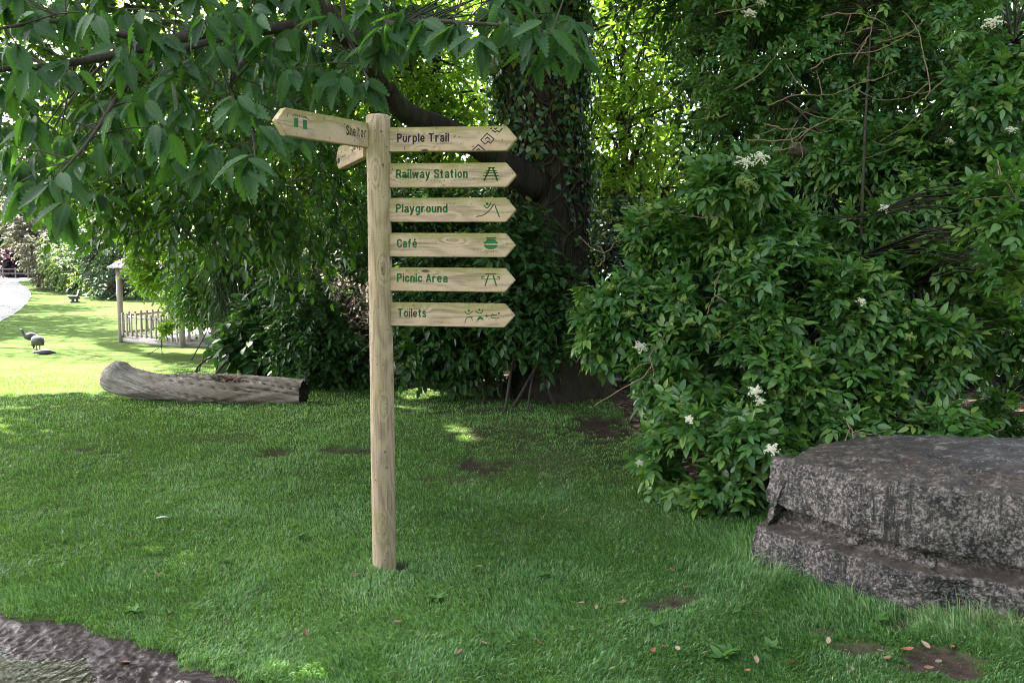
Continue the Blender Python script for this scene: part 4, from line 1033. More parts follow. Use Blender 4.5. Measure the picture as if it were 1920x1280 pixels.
for nm, col_ in (('dryleaf', (.14, .08, .05)), ('paleleaf', (.23, .165, .12)), ('redleaf', (.22, .085, .05)), ('yellow', (.55, .40, .03)), ('feath', (.7, .68, .66))): M[nm] = plain_mat(nm + '_dead', col_, .7, .2, .35, 40)
Vt, Ft, UVt = leaf_tpl(8, .22, .75, .35, .15)
def leaf_mesh(mat, curl):
    V_ = Vt.copy(); V_[:, 2] += curl * (V_[:, 1] - .5) ** 2; V_[:, 1] -= .5
    o_ = mesh_np('fallen_leaf', V_, Ft, np.full(len(Ft), 4), M[mat]); return o_
protos = {k_: leaf_mesh(k_, c_) for k_, c_ in (('dryleaf', .5), ('paleleaf', .3), ('redleaf', .6), ('yellow', .3))}
usedp = {k_: False for k_ in protos}
LAB = {'dryleaf': 'dry brown leaf fallen on the mown grass', 'paleleaf': 'pale tan leaf fallen on the mown grass', 'redleaf': 'reddish brown leaf fallen on the mown grass', 'yellow': 'yellow leaf fallen on the grass by the big tree'}
GRP = {'dryleaf': 'brown leaves fallen on the grass', 'paleleaf': 'pale leaves fallen on the grass', 'redleaf': 'reddish leaves fallen on the grass', 'yellow': 'yellow leaves by the tree'}
rl_ = random.Random(5)
spots = [(1225, 1232, 'redleaf'), (1244, 1226, 'redleaf'), (905, 1222, 'paleleaf'), (575, 1200, 'dryleaf'), (676, 1212, 'paleleaf'), (320, 1160, 'redleaf'), (392, 1161, 'paleleaf'), (425, 1172, 'dryleaf'), (1090, 1141, 'paleleaf'), (1118, 1150, 'paleleaf'),
         (1166, 1143, 'dryleaf'), (1130, 1187, 'dryleaf'), (1400, 1268, 'redleaf'), (1418, 1248, 'paleleaf'), (1483, 1256, 'redleaf'), (1325, 1236, 'paleleaf'), (1270, 1228, 'paleleaf'), (1148, 1267, 'paleleaf'), (1258, 1077, 'redleaf'), (1419, 1163, 'redleaf'),
         (1553, 1207, 'paleleaf'), (1585, 1224, 'paleleaf'), (1650, 1229, 'paleleaf'), (1663, 1243, 'dryleaf'), (1735, 1213, 'paleleaf'), (1700, 1222, 'redleaf'), (1785, 1218, 'redleaf'), (1790, 1248, 'dryleaf'), (1835, 1262, 'paleleaf'), (1597, 1263, 'paleleaf'),
         (1085, 1003, 'dryleaf'), (1150, 972, 'dryleaf'), (898, 1072, 'paleleaf'), (918, 1116, 'dryleaf'), (664, 1091, 'dryleaf'), (607, 1140, 'dryleaf'), (250, 1208, 'redleaf'), (235, 1232, 'redleaf'), (1106, 768, 'yellow'), (1113, 760, 'yellow'), (905, 767, 'yellow'), (300, 1090, 'dryleaf'),
         (1760, 1243, 'paleleaf'), (1742, 1261, 'dryleaf'), (1287, 1112, 'redleaf'), (1300, 1150, 'dryleaf'), (975, 985, 'dryleaf'), (860, 1240, 'dryleaf'), (745, 1180, 'dryleaf'), (1010, 1220, 'dryleaf'), (480, 1120, 'dryleaf'), (110, 1090, 'paleleaf'), (1200, 1010, 'redleaf')]
for a, b, kd in spots:
    p = G(a, b); o_ = protos[kd]
    if usedp[kd]: o_ = protos[kd].copy(); C.objects.link(o_)
    usedp[kd] = True
    sc_ = rl_.uniform(.032, .056) * (1.3 if kd == 'yellow' else 1)
    o_.location = (p[0], p[1], float(ground_z(p[0:1], p[1:2])[0]) + .032); o_.scale = (sc_, sc_, sc_)
    o_.rotation_euler = (rl_.uniform(-.5, .5), rl_.uniform(-.5, .5), rl_.uniform(0, 6.28)); tag(o_, LAB[kd], 'leaf', GRP[kd])
p = G(301, 985); V_, F_, _ = leaf_tpl(8, .14, .7, .3, .25)
o_ = mesh_np('feather', V_ * .085, F_, np.full(len(F_), 4), M['feath']); o_.location = p + [-.03, 0, .045]; o_.rotation_euler = (.2, 0, -1.1); tag(o_, 'white curled feather lying on the lawn by itself', 'feather')
wr = np.random.default_rng(77); WG = 'broad-leaved weeds in the lawn'
M['weed'] = leaf_mat('weed_leaf', [(.04, .11, .02), (.07, .16, .03)], (.15, .3, .03), .3, .45, .4); wd_ = None
for a, b, q in ((1352, 1238, .07), (1368, 1228, .06), (1225, 1180, .05), (1640, 1168, .07), (820, 1128, .05), (420, 1060, .05), (1020, 1082, .05), (560, 1010, .05), (250, 1150, .05), (1445, 1216, .055)):
    p = G(a, b); k_ = 9; al = np.arange(k_) * 2.4 + wr.random(k_) * .5; dv = np.stack([np.cos(al), np.sin(al), wr.uniform(.25, .9, k_)], -1)
    if wd_ is None or q > .06: wd_ = o_ = leaves('weed', None, M['weed'], T_ELDER, np.zeros((k_, 3)), dv, np.tile([0, 0, 1.0], (k_, 1)) + wr.normal(0, .2, (k_, 3)), wr.uniform(.7, 1.1, k_), wr.random(k_), 1.25)
    else: o_ = wd_.copy(); C.objects.link(o_); o_.rotation_euler = (0, 0, wr.uniform(0, 6))
    o_.location = (p[0], p[1], float(ground_z(p[0:1], p[1:2])[0]) + .012); o_.scale = (q, q, q); tag(o_, 'small rosette of broad weed leaves in the lawn', 'weed', WG)
# ------------------------------------------------------------------ the old sweet chestnut
TD = float(G(1040, 742)[1]); TX = float(P(1040, 742, TD)[0]); TZ = float(gz(0, TD))
tree = thing('chestnut_tree', 'huge old sweet chestnut with ridged ivy-clad trunk and boughs over the lawn', 'tree', (TX, TD, TZ)); T0 = np.array([TX, TD, TZ])
NZ, NA = 150, 160
zz = np.concatenate([np.linspace(-.25, 1, 50), np.linspace(1.02, 9, 100)])
cxs = np.interp(zz, [-.3, .6, 2.2, 5, 9], [0, .02, -.10, -.24, -.30]); rr0 = np.interp(zz, [-.3, 0, .15, .4, .9, 1.6, 2.4, 3.0, 5, 9], [.66, .60, .53, .475, .455, .46, .50, .475, .45, .33])
def trunk_r(an, z, rb):
    tw = an + z * .22
    rid = abs(mnoise.noise((math.cos(tw) * 4.6, math.sin(tw) * 4.6, z * .55))) + .5 * abs(mnoise.noise((math.cos(tw) * 9.5, math.sin(tw) * 9.5, z * .9)))
    r_ = rb * (1 - .055 + .16 * rid * .6) + .03 * mnoise.noise((math.cos(an) * 1.3, math.sin(an) * 1.3, z * .6))
    fl_ = math.exp(-max(z, 0) / .24)
    for a_, s_ in ((math.radians(192), .36), (math.radians(-22), .42), (math.radians(-75), .16), (math.radians(250), .12), (math.radians(80), .3)):
        dd = (an - a_ + math.pi) % (2 * math.pi) - math.pi; r_ += s_ * fl_ * math.exp(-(dd / .30) ** 2)
    return r_
Vt_ = np.zeros((NZ, NA, 3))
for i in range(NZ):
    for j in range(NA):
        an = 2 * math.pi * j / NA; r_ = trunk_r(an, zz[i], rr0[i]); Vt_[i, j] = (cxs[i] + r_ * math.cos(an), r_ * math.sin(an), zz[i])
I = np.arange(NZ - 1)[:, None] * NA; J = np.arange(NA)[None]
mesh_np('trunk', Vt_.reshape(-1, 3), np.stack([I + J, I + (J + 1) % NA, I + NA + (J + 1) % NA, I + NA + J], -1).reshape(-1, 4), np.full((NZ - 1) * NA, 4), M['bark'], tree)
def limb(name, pts, radii, mat='bark', sides=16, n_=40, wob=.16, seed=1):
    p = smooth_path([np.array(q) - T0 for q in pts], n_); r_ = np.interp(np.linspace(0, 1, n_), np.linspace(0, 1, len(radii)), radii)
    p[1:-1] += np.array([mnoise.noise_vector(Vector(q) * 1.3) for q in p[1:-1]]) * (r_[1:-1, None] * .35)
    m_ = MB(); m_.tube(p, r_, sides, wob=wob, seed=seed); return m_.build(name, M[mat], tree), p + T0
_, lb = limb('limb', [P(1010, 350, 10.3), P(925, 292, 9.8), P(835, 243, 9.1), P(760, 208, 8.5), P(705, 140, 7.9), P(655, 72, 7.4), P(600, 22, 6.9), P(520, -60, 6.3), P(400, -150, 5.8)], [.22, .14, .12, .105, .092, .095, .085, .07, .05])
B1 = [P(612, 35, 7.0), P(545, 50, 6.6), P(470, 55, 6.2), P(385, 62, 5.8), P(300, 82, 5.4), P(200, 106, 5.0), P(90, 124, 4.7), P(0, 130, 4.5), P(-180, 150, 4.2)]
_, b1 = limb('branch', B1, [.05, .048, .045, .04, .032, .024, .018, .015, .008], 'branch', 9, 40)
_, b2 = limb('branch', [P(500, 55, 6.4), P(420, 72, 5.9), P(340, 95, 5.4), P(270, 128, 5.0), P(215, 190, 4.6), P(170, 260, 4.3), P(110, 330, 4.1)], [.028, .024, .02, .016, .012, .008, .005], 'branch', 7, 30)
_, b3 = limb('branch', [P(600, 20, 6.9), P(540, 70, 6.2), P(480, 95, 5.7), P(430, 160, 5.0), P(470, 240, 4.5), P(480, 300, 4.2)], [.03, .024, .02, .014, .009, .005], 'branch', 7, 30)
_, b4 = limb('branch', [P(690, -30, 6.6), P(700, 20, 5.8), P(730, 45, 5.2), P(800, 40, 4.8), P(900, 45, 4.5), P(1000, 55, 4.4), P(1085, 90, 4.4)], [.03, .026, .02, .014, .010, .007, .004], 'branch', 7, 30)
_, b5 = limb('branch', [P(640, -20, 6.8), P(650, 60, 5.8), P(672, 110, 5.0), P(690, 150, 4.5)], [.022, .016, .01, .005], 'branch', 7, 20)
_, b6 = limb('branch', [P(300, 82, 5.4), P(200, 60, 5.0), P(100, 40, 4.6), P(20, 50, 4.3), P(-80, 70, 4.1)], [.02, .016, .012, .008, .005], 'branch', 7, 24)
_, b7 = limb('branch', [P(560, 45, 6.7), P(575, 90, 6.6), P(610, 140, 6.4), P(560, 190, 6.0), P(520, 220, 5.6)], [.03, .022, .016, .012, .006], 'branch', 7, 24)
up_limbs = []
for k_, (e, r0_) in enumerate([((-5.5, 8.5, 7.6), .17), ((-8.5, 12.5, 8.2), .16), ((-2.0, 6.8, 8.0), .15), ((3.5, 9.5, 8.5), .16), ((-4.5, 14.5, 9.0), .16), ((1.0, 14.0, 9.5), .14), ((-9.5, 9.0, 6.5), .12), ((-12.5, 14.5, 8.0), .12), ((3, 5.5, 7.2), .1)]):
    st = np.array([TX - .25, TD, TZ + 5.6 + .25 * k_]); mid = (st + np.array(e)) / 2 + [0, 0, .8]
    up_limbs.append(limb('limb', [st, mid, np.array(e)], [r0_, r0_ * .7, r0_ * .25], 'bark', 9, 24, seed=k_)[1])
# hero sprays close to the viewer: fans of big toothed leaves, each hung at its own distance
r = np.random.default_rng(21)
HERO = [(178, 20, 4.2, 6, .17, 95, 100), (100, 332, 4.0, 7, .19, 88, 120), (122, 385, 3.95, 6, .19, 92, 70), (300, 236, 4.2, 5, .19, 96, 80), (215, 212, 4.3, 4, .17, 85, 80), (395, 275, 4.3, 6, .18, 100, 100),
        (462, 295, 4.0, 8, .19, 95, 140), (440, 188, 4.3, 7, .19, 92, 120), (500, 232, 4.2, 6, .19, 62, 110), (120, 255, 4.5, 5, .18, 95, 90), (150, 300, 4.4, 5, .18, 100, 90), (60, 215, 4.3, 5, .18, 95, 100), (18, 275, 4.2, 5, .18, 90, 100),
        (330, 150, 4.6, 6, .18, 95, 120), (258, 190, 4.5, 5, .18, 95, 110), (550, 128, 4.8, 6, .18, 90, 120), (600, 152, 5.0, 6, .18, 95, 120), (642, 140, 4.8, 6, .18, 100, 100), (708, 88, 4.7, 7, .19, 95, 120), (690, 154, 4.8, 9, .18, 90, 140),
        (720, 52, 4.6, 6, .18, 95, 130), (850, 48, 4.3, 7, .19, 102, 120), (902, 74, 4.2, 7, .19, 95, 120), (960, 44, 4.4, 6, .18, 90, 120), (1012, 50, 4.3, 7, .19, 88, 130), (1078, 92, 4.5, 6, .16, 88, 140), (1002, 98, 4.4, 6, .15, 92, 120), (930, 18, 4.6, 6, .18, 90, 150),
        (800, 45, 4.5, 6, .18, 100, 130), (1045, 66, 4.4, 5, .17, 85, 120), (620, 28, 4.9, 6, .18, 95, 130), (560, 60, 5.0, 6, .18, 95, 130), (480, 20, 4.8, 6, .18, 95, 140), (380, 30, 4.6, 6, .18, 95, 140), (262, 28, 4.5, 6, .18, 95, 140), (72, 28, 4.4, 6, .18, 95, 140),
        (20, 82, 4.3, 6, .18, 95, 130), (62, 130, 4.3, 6, .18, 95, 120), (132, 122, 4.5, 6, .18, 95, 120), (232, 112, 4.6, 6, .18, 95, 120), (300, 62, 4.6, 6, .18, 95, 130), (352, 112, 4.7, 6, .18, 95, 120), (410, 95, 4.9, 6, .18, 95, 130), (500, 105, 5.0, 6, .18, 95, 130), (40, 340, 4.4, 5, .18, 90, 100), (205, 265, 4.5, 5, .17, 95, 100), (760, 22, 4.7, 6, .18, 95, 130), (10, 165, 4.4, 6, .18, 90, 120), (350, 215, 4.6, 6, .18, 95, 110), (560, 240, 5.2, 5, .17, 95, 110)]
def pick_poly(rng_, poly, n_):
    a = np.array(poly); out_ = np.empty((0, 2))
    while len(out_) < n_:
        q = rng_.uniform(a.min(0), a.max(0), (n_ * 2, 2)); out_ = np.concatenate([out_, q[in_poly(q[:, 0], q[:, 1], poly)]])
    return out_[:n_]
for (a, b) in pick_poly(r, [(-250, -120), (780, -120), (720, 90), (560, 190), (510, 320), (380, 340), (200, 370), (100, 400), (-250, 380)], 105):
    HERO.append((a, b, r.uniform(4.6, 6.6), int(r.integers(4, 8)), .185, 95, 130))
for (a, b) in pick_poly(r, [(-250, 0), (700, 60), (690, 230), (560, 330), (430, 380), (200, 400), (60, 330), (-250, 330)], 66):
    HERO.append((a, b, r.uniform(6.2, 8.5), int(r.integers(5, 8)), .18, 95, 140))
for (a, b) in pick_poly(r, [(640, -120), (1160, -120), (1100, 40), (900, 60), (700, 90)], 26):
    HERO.append((a, b, r.uniform(4.6, 5.6), 6, .18, 95, 140))
pos, dd, nn, sz, hub = [], [], [], [], []
for (a, b, d_, k_, L_, ang, spr) in HERO:
    k_ += 1
    c_ = P(a, b, d_); hub.append(c_)
    for i in range(k_):
        th = math.radians(ang + spr * ((i + .5) / k_ - .5) + r.normal(0, 9))
        v = np.array([math.cos(th), r.normal(-.15, .45), -math.sin(th)]); v = v / np.linalg.norm(v)
        pos.append(c_ + v * .012 + r.normal(0, .018, 3)); dd.append(v); nn.append(np.array([r.normal(0, .35), -.65 + r.normal(0, .35), .75])); sz.append(L_ * r.uniform(.72, 1.12))
pos = np.array(pos)
pos, dd, nn, sz = np.array(pos), np.array(dd), np.array(nn), np.array(sz); kind = r.integers(0, 3, len(pos))
kp = sun_free(pos); kp |= r.random(len(pos)) < .0
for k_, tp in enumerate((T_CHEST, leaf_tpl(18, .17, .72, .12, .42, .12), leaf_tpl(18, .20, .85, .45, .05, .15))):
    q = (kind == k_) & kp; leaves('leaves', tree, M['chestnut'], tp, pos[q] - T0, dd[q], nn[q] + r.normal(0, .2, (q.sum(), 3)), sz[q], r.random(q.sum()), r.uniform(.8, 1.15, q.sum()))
allb = np.concatenate([b1, b2, b3, b4, b5, b6, b7, lb[18:]]); hub = np.array(hub)
dist = np.linalg.norm(hub[:, None] - allb[None], axis=2); nb_ = allb[dist.argmin(1)]
sel = dist.min(1) < 1.6
sticks('twig_sprays', nb_[sel] - T0, hub[sel] - T0, .0055, .0025, M['branch'], tree, -.04)
# further boughs of the same tree, out over the lawn: leaves look smaller and catch light from behind
r = np.random.default_rng(22)
bl = [pblob(*b) for b in ((60, 200, 9, 190, 150, 1.2), (250, 260, 9.5, 190, 150, 1.2), (330, 330, 9.5, 150, 80, .8), (440, 330, 9, 150, 110, 1.2), (570, 330, 9.5, 130, 110, 1.2), (620, 230, 9.5, 120, 110, 1.2), (480, 400, 9.2, 150, 50, .8), (300, 385, 9.4, 110, 50, .7), (600, 420, 9.8, 110, 40, .8), (420, 120, 10, 250, 120, 1.5), (120, 60, 10, 220, 110, 1.5), (590, 60, 10, 150, 100, 1.5))]
bl = [(c_ - T0, q) for c_, q in bl]
def tree_sprays(name, mat, tpl, bl, n_, k_, leaf, ln_, gaps, **kw):
    B, D_ = blob_bases(r, bl, n_, kw.get('inner', .3)); D_ = D_ * .7 + r.normal(0, .5, D_.shape); L_ = ln_ * r.uniform(.6, 1.3, len(B))
    p_, l_, m_, e_ = sprays(r, B, D_, L_, k_, kw.get('droop', .5), upb=1.0)
    rn = np.clip(np.repeat(r.random(len(B)), k_) * .6 + r.random(len(p_)) * .4, 0, 1)
    kp = np.ones(len(p_), bool)
    if gaps: kp &= sun_free(p_ + T0)
    if kw.get('veil'):
        qx_, qy_ = proj(p_ + T0); kp &= ~((qx_ > 190) & (qx_ < 300) & (qy_ > 470))
    if kw.get('above'):
        w_ = p_ + T0; kp &= w_[:, 2] > CH + .318 * np.maximum(w_[:, 1], 0) + .30
    leaves(name, tree, M[mat], tpl, p_[kp], l_[kp], m_[kp], (leaf * r.uniform(.7, 1.2, len(p_)))[kp], rn[kp])
    if kw.get('twig', 1): sticks('twig_sprays', B, e_, .006, .002, M['branch'], tree)
    return B
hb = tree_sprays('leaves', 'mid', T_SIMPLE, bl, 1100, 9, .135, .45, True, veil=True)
# the high crown, above the frame: it is what puts the lawn in shade
cb = []
for e in up_limbs:
    for f in (.5, .75, 1.0):
        q = e[int(f * (len(e) - 1))]; cb.append(wblob(q - T0, (2.3, 2.1, 1.0)))
cb += [wblob(np.array(c_) - T0, q) for c_, q in (((-6, 11, 7.6), (4.5, 4, 1.2)), ((-10.5, 13, 7.4), (3.5, 4, 1.2)), ((-2, 11, 8.2), (4, 4, 1.2)), ((-3, 7.5, 6.6), (4, 2.5, 1.0)), ((2.5, 9, 7.6), (3.5, 3, 1.2)), ((-7.5, 8.5, 6.4), (3.5, 2.5, 1.0)), ((-6, 16, 9), (5, 3.5, 1.2)), ((-11, 17.5, 9.5), (4, 3, 1.2)))]
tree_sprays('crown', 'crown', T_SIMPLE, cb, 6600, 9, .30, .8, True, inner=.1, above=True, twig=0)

# ------------------------------------------------------------------ ivy on the trunk
ivy = thing('ivy', 'tangled ivy climbing the big chestnut trunk', 'climber', tuple(T0)); r = np.random.default_rng(31)
mb = MB(); ip, idr, inr = [], [], []
def on_trunk(an, z, off):
    i = int(np.clip(np.searchsorted(zz, z), 0, NZ - 1)); rb = trunk_r(an, z, float(np.interp(z, zz, rr0))) + off
    return np.array([np.interp(z, zz, cxs) + rb * math.cos(an), rb * math.sin(an), z])
for k_ in range(120):
    an = math.radians(r.uniform(170, 372)); z = r.uniform(.6, 4.4) if k_ % 3 else r.uniform(2, 4); path = []; va = r.normal(0, .12)
    for s_ in range(int(r.integers(10, 30))):
        path.append(on_trunk(an, z, .012 + .03 * abs(r.normal()))); va = va * .75 + r.normal(0, .09); an += va; z += r.uniform(.03, .14)
        if z > 6.5: break
    if len(path) > 3: mb.tube(smooth_path(path, len(path) * 2), np.linspace(r.uniform(.005, .016), .005, len(path) * 2), 5, seed=k_)
mb.build('stems', M['stem'], ivy)
for k_ in range(9000):
    z = 1.5 + 4.5 * r.random() ** .8
    if z < 2.4 and r.random() < .7: continue
    an = math.radians(r.choice([r.uniform(165, 375), r.normal(355, 18), r.normal(190, 15)])); cl_ = mnoise.noise((an * 2.0, z * 1.4, 4))
    if cl_ < -.05 and r.random() < .8: continue
    p = on_trunk(an, z, .03 + .16 * r.random() ** 2 * (1 + cl_)); o_ = np.array([math.cos(an), math.sin(an), 0])
    ip.append(p); inr.append(o_ + r.normal(0, .35, 3) + [0, 0, .3]); idr.append(np.array([r.normal(0, .6), r.normal(0, .3), -.8]))
ip = np.array(ip); leaves('leaves', ivy, M['ivy'], T_IVY, ip, np.array(idr), np.array(inr), r.uniform(.045, .09, len(ip)), np.clip(r.random(len(ip)) ** 1.3, 0, 1))

# ------------------------------------------------------------------ the flowering elder
EB = [(1205, 590, 6.6, 120, 90), (1330, 560, 6.5, 140, 140), (1470, 600, 6.3, 160, 150), (1620, 600, 6.2, 140, 120), (1705, 665, 5.95, 95, 90), (1400, 470, 6.7, 140, 110), (1270, 690, 6.3, 100, 100), (1430, 730, 5.95, 140, 110), (1310, 830, 5.75, 110, 95),
      (1410, 850, 5.5, 80, 85), (1275, 880, 5.6, 60, 60), (1350, 920, 5.45, 70, 35), (1560, 745, 5.85, 130, 75), (1390, 335, 6.4, 110, 55), (1250, 460, 6.8, 90, 80), (1900, 520, 5.3, 70, 50), (1885, 400, 5.6, 70, 90), (1610, 440, 7.0, 150, 110), (1760, 400, 7.0, 140, 120), (1720, 300, 7.0, 110, 70),
      (1850, 220, 6.9, 110, 140), (1600, 290, 7.4, 120, 70), (1640, 790, 5.6, 130, 32), (1760, 800, 5.5, 70, 26), (1880, 775, 6.3, 60, 40), (1120, 570, 6.7, 50, 50), (1800, 500, 6.4, 90, 60), (1860, 620, 6.1, 70, 70), (1780, 640, 6.0, 50, 40), (1135, 640, 6.5, 45, 35)]
EU = [(1375, 90, 8.3, 100, 110), (1480, 130, 8.3, 130, 120), (1640, 90, 8.0, 140, 110), (1800, 60, 7.5, 140, 110), (1520, 250, 8.2, 120, 70), (1375, 220, 8.4, 70, 60), (1900, 80, 7.2, 90, 110), (1420, 20, 8.2, 150, 60), (1640, -60, 8, 330, 60)]
ebl = [pblob(a, b, d_, rx * .92, ry * .92, (rx + ry) / 2 * d_ / F * .8) for a, b, d_, rx, ry in EB]; eul = [pblob(a, b, d_, rx, ry, .8) for a, b, d_, rx, ry in EU]
EC = np.array([2.3, 6.9, float(gz(0, 6.9))]); elder = thing('elder_shrub', 'large flowering elder with flat cream flower heads behind the boulder', 'shrub', tuple(EC)); r = np.random.default_rng(41)
def elder_leaves(name, bl_, n_, leaf, mat, front):
    B, D_ = blob_bases(r, bl_, n_, .45, front)
    cl_ = np.array([mnoise.noise(Vector(q) * 2.6) + .5 * mnoise.noise(Vector(q) * 6) for q in B]); kp_ = cl_ > .02
    B, D_ = B[kp_], D_[kp_]; D_ = nrmz(D_ * [1, 1, .8] + r.normal(0, .3, D_.shape) + [0, -.15, .15])
    up = np.array([0, 0, 1.0]); kc = 5; N = len(B)
    a = nrmz(np.cross(D_, up) + 1e-4); b = np.cross(a, D_)
    th = (np.arange(kc)[None] * 2.4 + r.uniform(0, 6.28, (N, 1))); op = r.uniform(.75, 1.25, (N, kc))
    cd = D_[:, None] * np.cos(op)[..., None] + (a[:, None] * np.cos(th)[..., None] + b[:, None] * np.sin(th)[..., None]) * np.sin(op)[..., None]
    cd[..., 2] -= .18; cd = nrmz(cd.reshape(-1, 3)); cb_ = (np.repeat(B, kc, 0) - np.repeat(D_, kc, 0) * r.uniform(-.03, .10, N * kc)[:, None])
    rn = np.repeat(r.random(N), kc); rl2 = leaf * 1.35 * r.uniform(.8, 1.2, N * kc)
    nm = nrmz(up * .9 + np.repeat(D_, kc, 0) * .45 + r.normal(0, .25, cd.shape)); sd = nrmz(np.cross(cd, nm)); nm = np.cross(sd, cd)
    P_, L_, N_, S_, Q_ = [], [], [], [], []
    for t_, sg in ((1.0, 0), (.78, 1), (.78, -1), (.42, 1), (.42, -1)):
        p_ = cb_ + cd * (rl2 * t_)[:, None]; p_[:, 2] -= .12 * rl2 * t_ * t_
        P_.append(p_); L_.append(cd * (1 if sg == 0 else .55) + sd * sg * .9 + r.normal(0, .15, cd.shape) - up * .15); N_.append(nm + r.normal(0, .22, cd.shape)); S_.append(leaf * r.uniform(.75, 1.15, len(cd)) * (1.1 if sg == 0 else 1)); Q_.append(np.clip(rn * .65 + .35 * r.random(len(cd)), 0, 1))
    P_ = np.concatenate(P_); kp = P_[:, 2] > gz(0, P_[:, 1]) + .04
    kp &= ~(in_poly(P_[:, 0], P_[:, 1], [tuple(q) for q in RK]) & (P_[:, 2] < .62))
    qx_, qy_ = proj(P_); kp &= ~((qx_ > 1150) & (qx_ < 1194) & (qy_ > 702) & (qy_ < 752))
    leaves(name, elder, M[mat], T_ELDER, P_[kp] - EC, np.concatenate(L_)[kp], np.concatenate(N_)[kp], np.concatenate(S_)[kp], np.concatenate(Q_)[kp], r.uniform(.9, 1.25, kp.sum()))
    return B, D_
eb1, _ = elder_leaves('foliage', ebl, 5200, .088, 'elder', .7)
eb2, _ = elder_leaves('foliage', eul, 2000, .072, 'elder', .5)
# stems from the ground, arching; sticks out to the sprays; bare reddish shoots
mb = MB(); stems = []
for k_ in range(15):
    x = r.uniform(1.4, 4.0); y = r.uniform(6.3, 7.8); e = (ebl + eul)[int(r.integers(0, len(ebl) + len(eul)))][0]
    p = smooth_path([(x, y, gz(0, y) - .1), ((x + e[0]) / 2 + r.normal(0, .15), y + r.normal(0, .2), e[2] * .55), e], 18); stems.append(p); mb.tube(p - EC, np.linspace(r.uniform(.013, .024), .005, 18), 7, seed=k_)
for pts, r_ in (([P(1480, 280, 7.4), P(1580, 300, 7.2), P(1620, 340, 7.1), P(1665, 400, 7.3), P(1700, 470, 7.6)], .05), ([P(1530, 350, 7.6), P(1600, 335, 7.4), P(1640, 300, 7.2)], .03), ([P(1690, 590, 6.9), P(1750, 572, 6.9), P(1830, 560, 6.8), P(1890, 500, 6.8)], .05), ([P(1550, 440, 7.5), P(1640, 430, 7.4), P(1720, 440, 7.2), P(1800, 470, 7)], .04)):
    p = smooth_path(pts, 18); stems.append(p); mb.tube(p - EC, np.linspace(r_, r_ * .5, 18), 8)
mb.build('stems', M['branch'], elder); stems = np.concatenate(stems)
eb = np.concatenate([eb1, eb2]); sel = r.random(len(eb)) < .5; eb = eb[sel]; dist = np.linalg.norm(eb[:, None] - stems[None], axis=2); nb_ = stems[dist.argmin(1)]; sel = dist.min(1) < 1.5
sticks('twig_sprays', nb_[sel] - EC, eb[sel] - EC, .007, .0025, M['branch'], elder, -.06)
BARE = [[(1400, 262, 5.9), (1450, 268, 5.8), (1500, 245, 5.75), (1540, 225, 5.75), (1580, 195, 5.8)], [(1430, 232, 5.9), (1480, 238, 5.8), (1520, 228, 5.75)], [(1450, 285, 5.8), (1485, 268, 5.75), (1510, 250, 5.75)], [(1540, 32, 6.3), (1580, 25, 6.2), (1625, 30, 6.2), (1660, 50, 6.2), (1675, 72, 6.2)],
        [(1520, 130, 6.2), (1570, 105, 6.2), (1640, 100, 6.2), (1700, 70, 6.2), (1740, 40, 6.2)], [(1600, 120, 6.2), (1620, 80, 6.2), (1650, 30, 6.2)], [(1730, 190, 5.9), (1740, 160, 5.9), (1720, 60, 6.0), (1690, 10, 6.1)], [(1120, 502, 6.0), (1135, 495, 6.0), (1145, 478, 6.0), (1165, 462, 6.1)],
        [(1115, 760, 5.9), (1205, 708, 5.8), (1225, 670, 5.8), (1260, 640, 5.9)], [(1605, 832, 4.9), (1598, 800, 5.0), (1575, 775, 5.1)], [(1325, 590, 5.9), (1335, 540, 5.9), (1345, 515, 6.0)], [(1870, 300, 5.6), (1885, 330, 5.5), (1915, 372, 5.4)], [(1440, 200, 6.1), (1500, 180, 6.1), (1560, 175, 6.1), (1680, 130, 6.1)]]
mb = MB()
for k_, b in enumerate(BARE):
    p = smooth_path([P(*q) for q in b], 22); p[:, :] += np.cumsum(r.normal(0, .005, p.shape), 0); mb.tube(p - EC, np.linspace(.0052, .0024, 22), 5, seed=k_)
    for s_ in range(3):
        q = p[int(r.integers(4, 20))]; e = q + r.normal(0, .12, 3); mb.tube(np.array([q, (q + e) / 2 + r.normal(0, .015, 3), e]) - EC, [.004, .003, .002], 4)
for k_ in range(14):
    a, b, d_ = r.uniform(1270, 1880), r.uniform(10, 440), r.uniform(5.9, 6.9); an = r.uniform(-.6, .9) + (math.pi if r.random() < .4 else 0); ln_ = r.uniform(40, 150)
    p = smooth_path([P(a, b, d_), P(a + ln_ * .5 * math.cos(an), b - ln_ * .5 * math.sin(an) + r.uniform(0, 14), d_), P(a + ln_ * math.cos(an), b - ln_ * math.sin(an), d_ + .1)], 12); p += np.cumsum(r.normal(0, .004, p.shape), 0)
    mb.tube(p - EC, np.linspace(.004, .002, 12), 5, seed=k_)
mb.build('bare_sprays', M['twig'], elder)
def elder_front(px, py):
    u = (px - 960) / F; v = -(py - 640) / F; dv = nrmz(np.array([u, cp + v * sp, v * cp - sp])); o_ = np.array([0, 0, CH]); best = 99
    for c_, q in ebl + eul:
        a = dv / q; b = (o_ - c_) / q; A, Bq, Cq = a @ a, a @ b, b @ b - 1.0; dsc = Bq * Bq - A * Cq
        if dsc > 0: best = min(best, (-Bq - math.sqrt(dsc)) / A)
    return o_ + dv * ((best if best < 99 else 6.0) - .16)
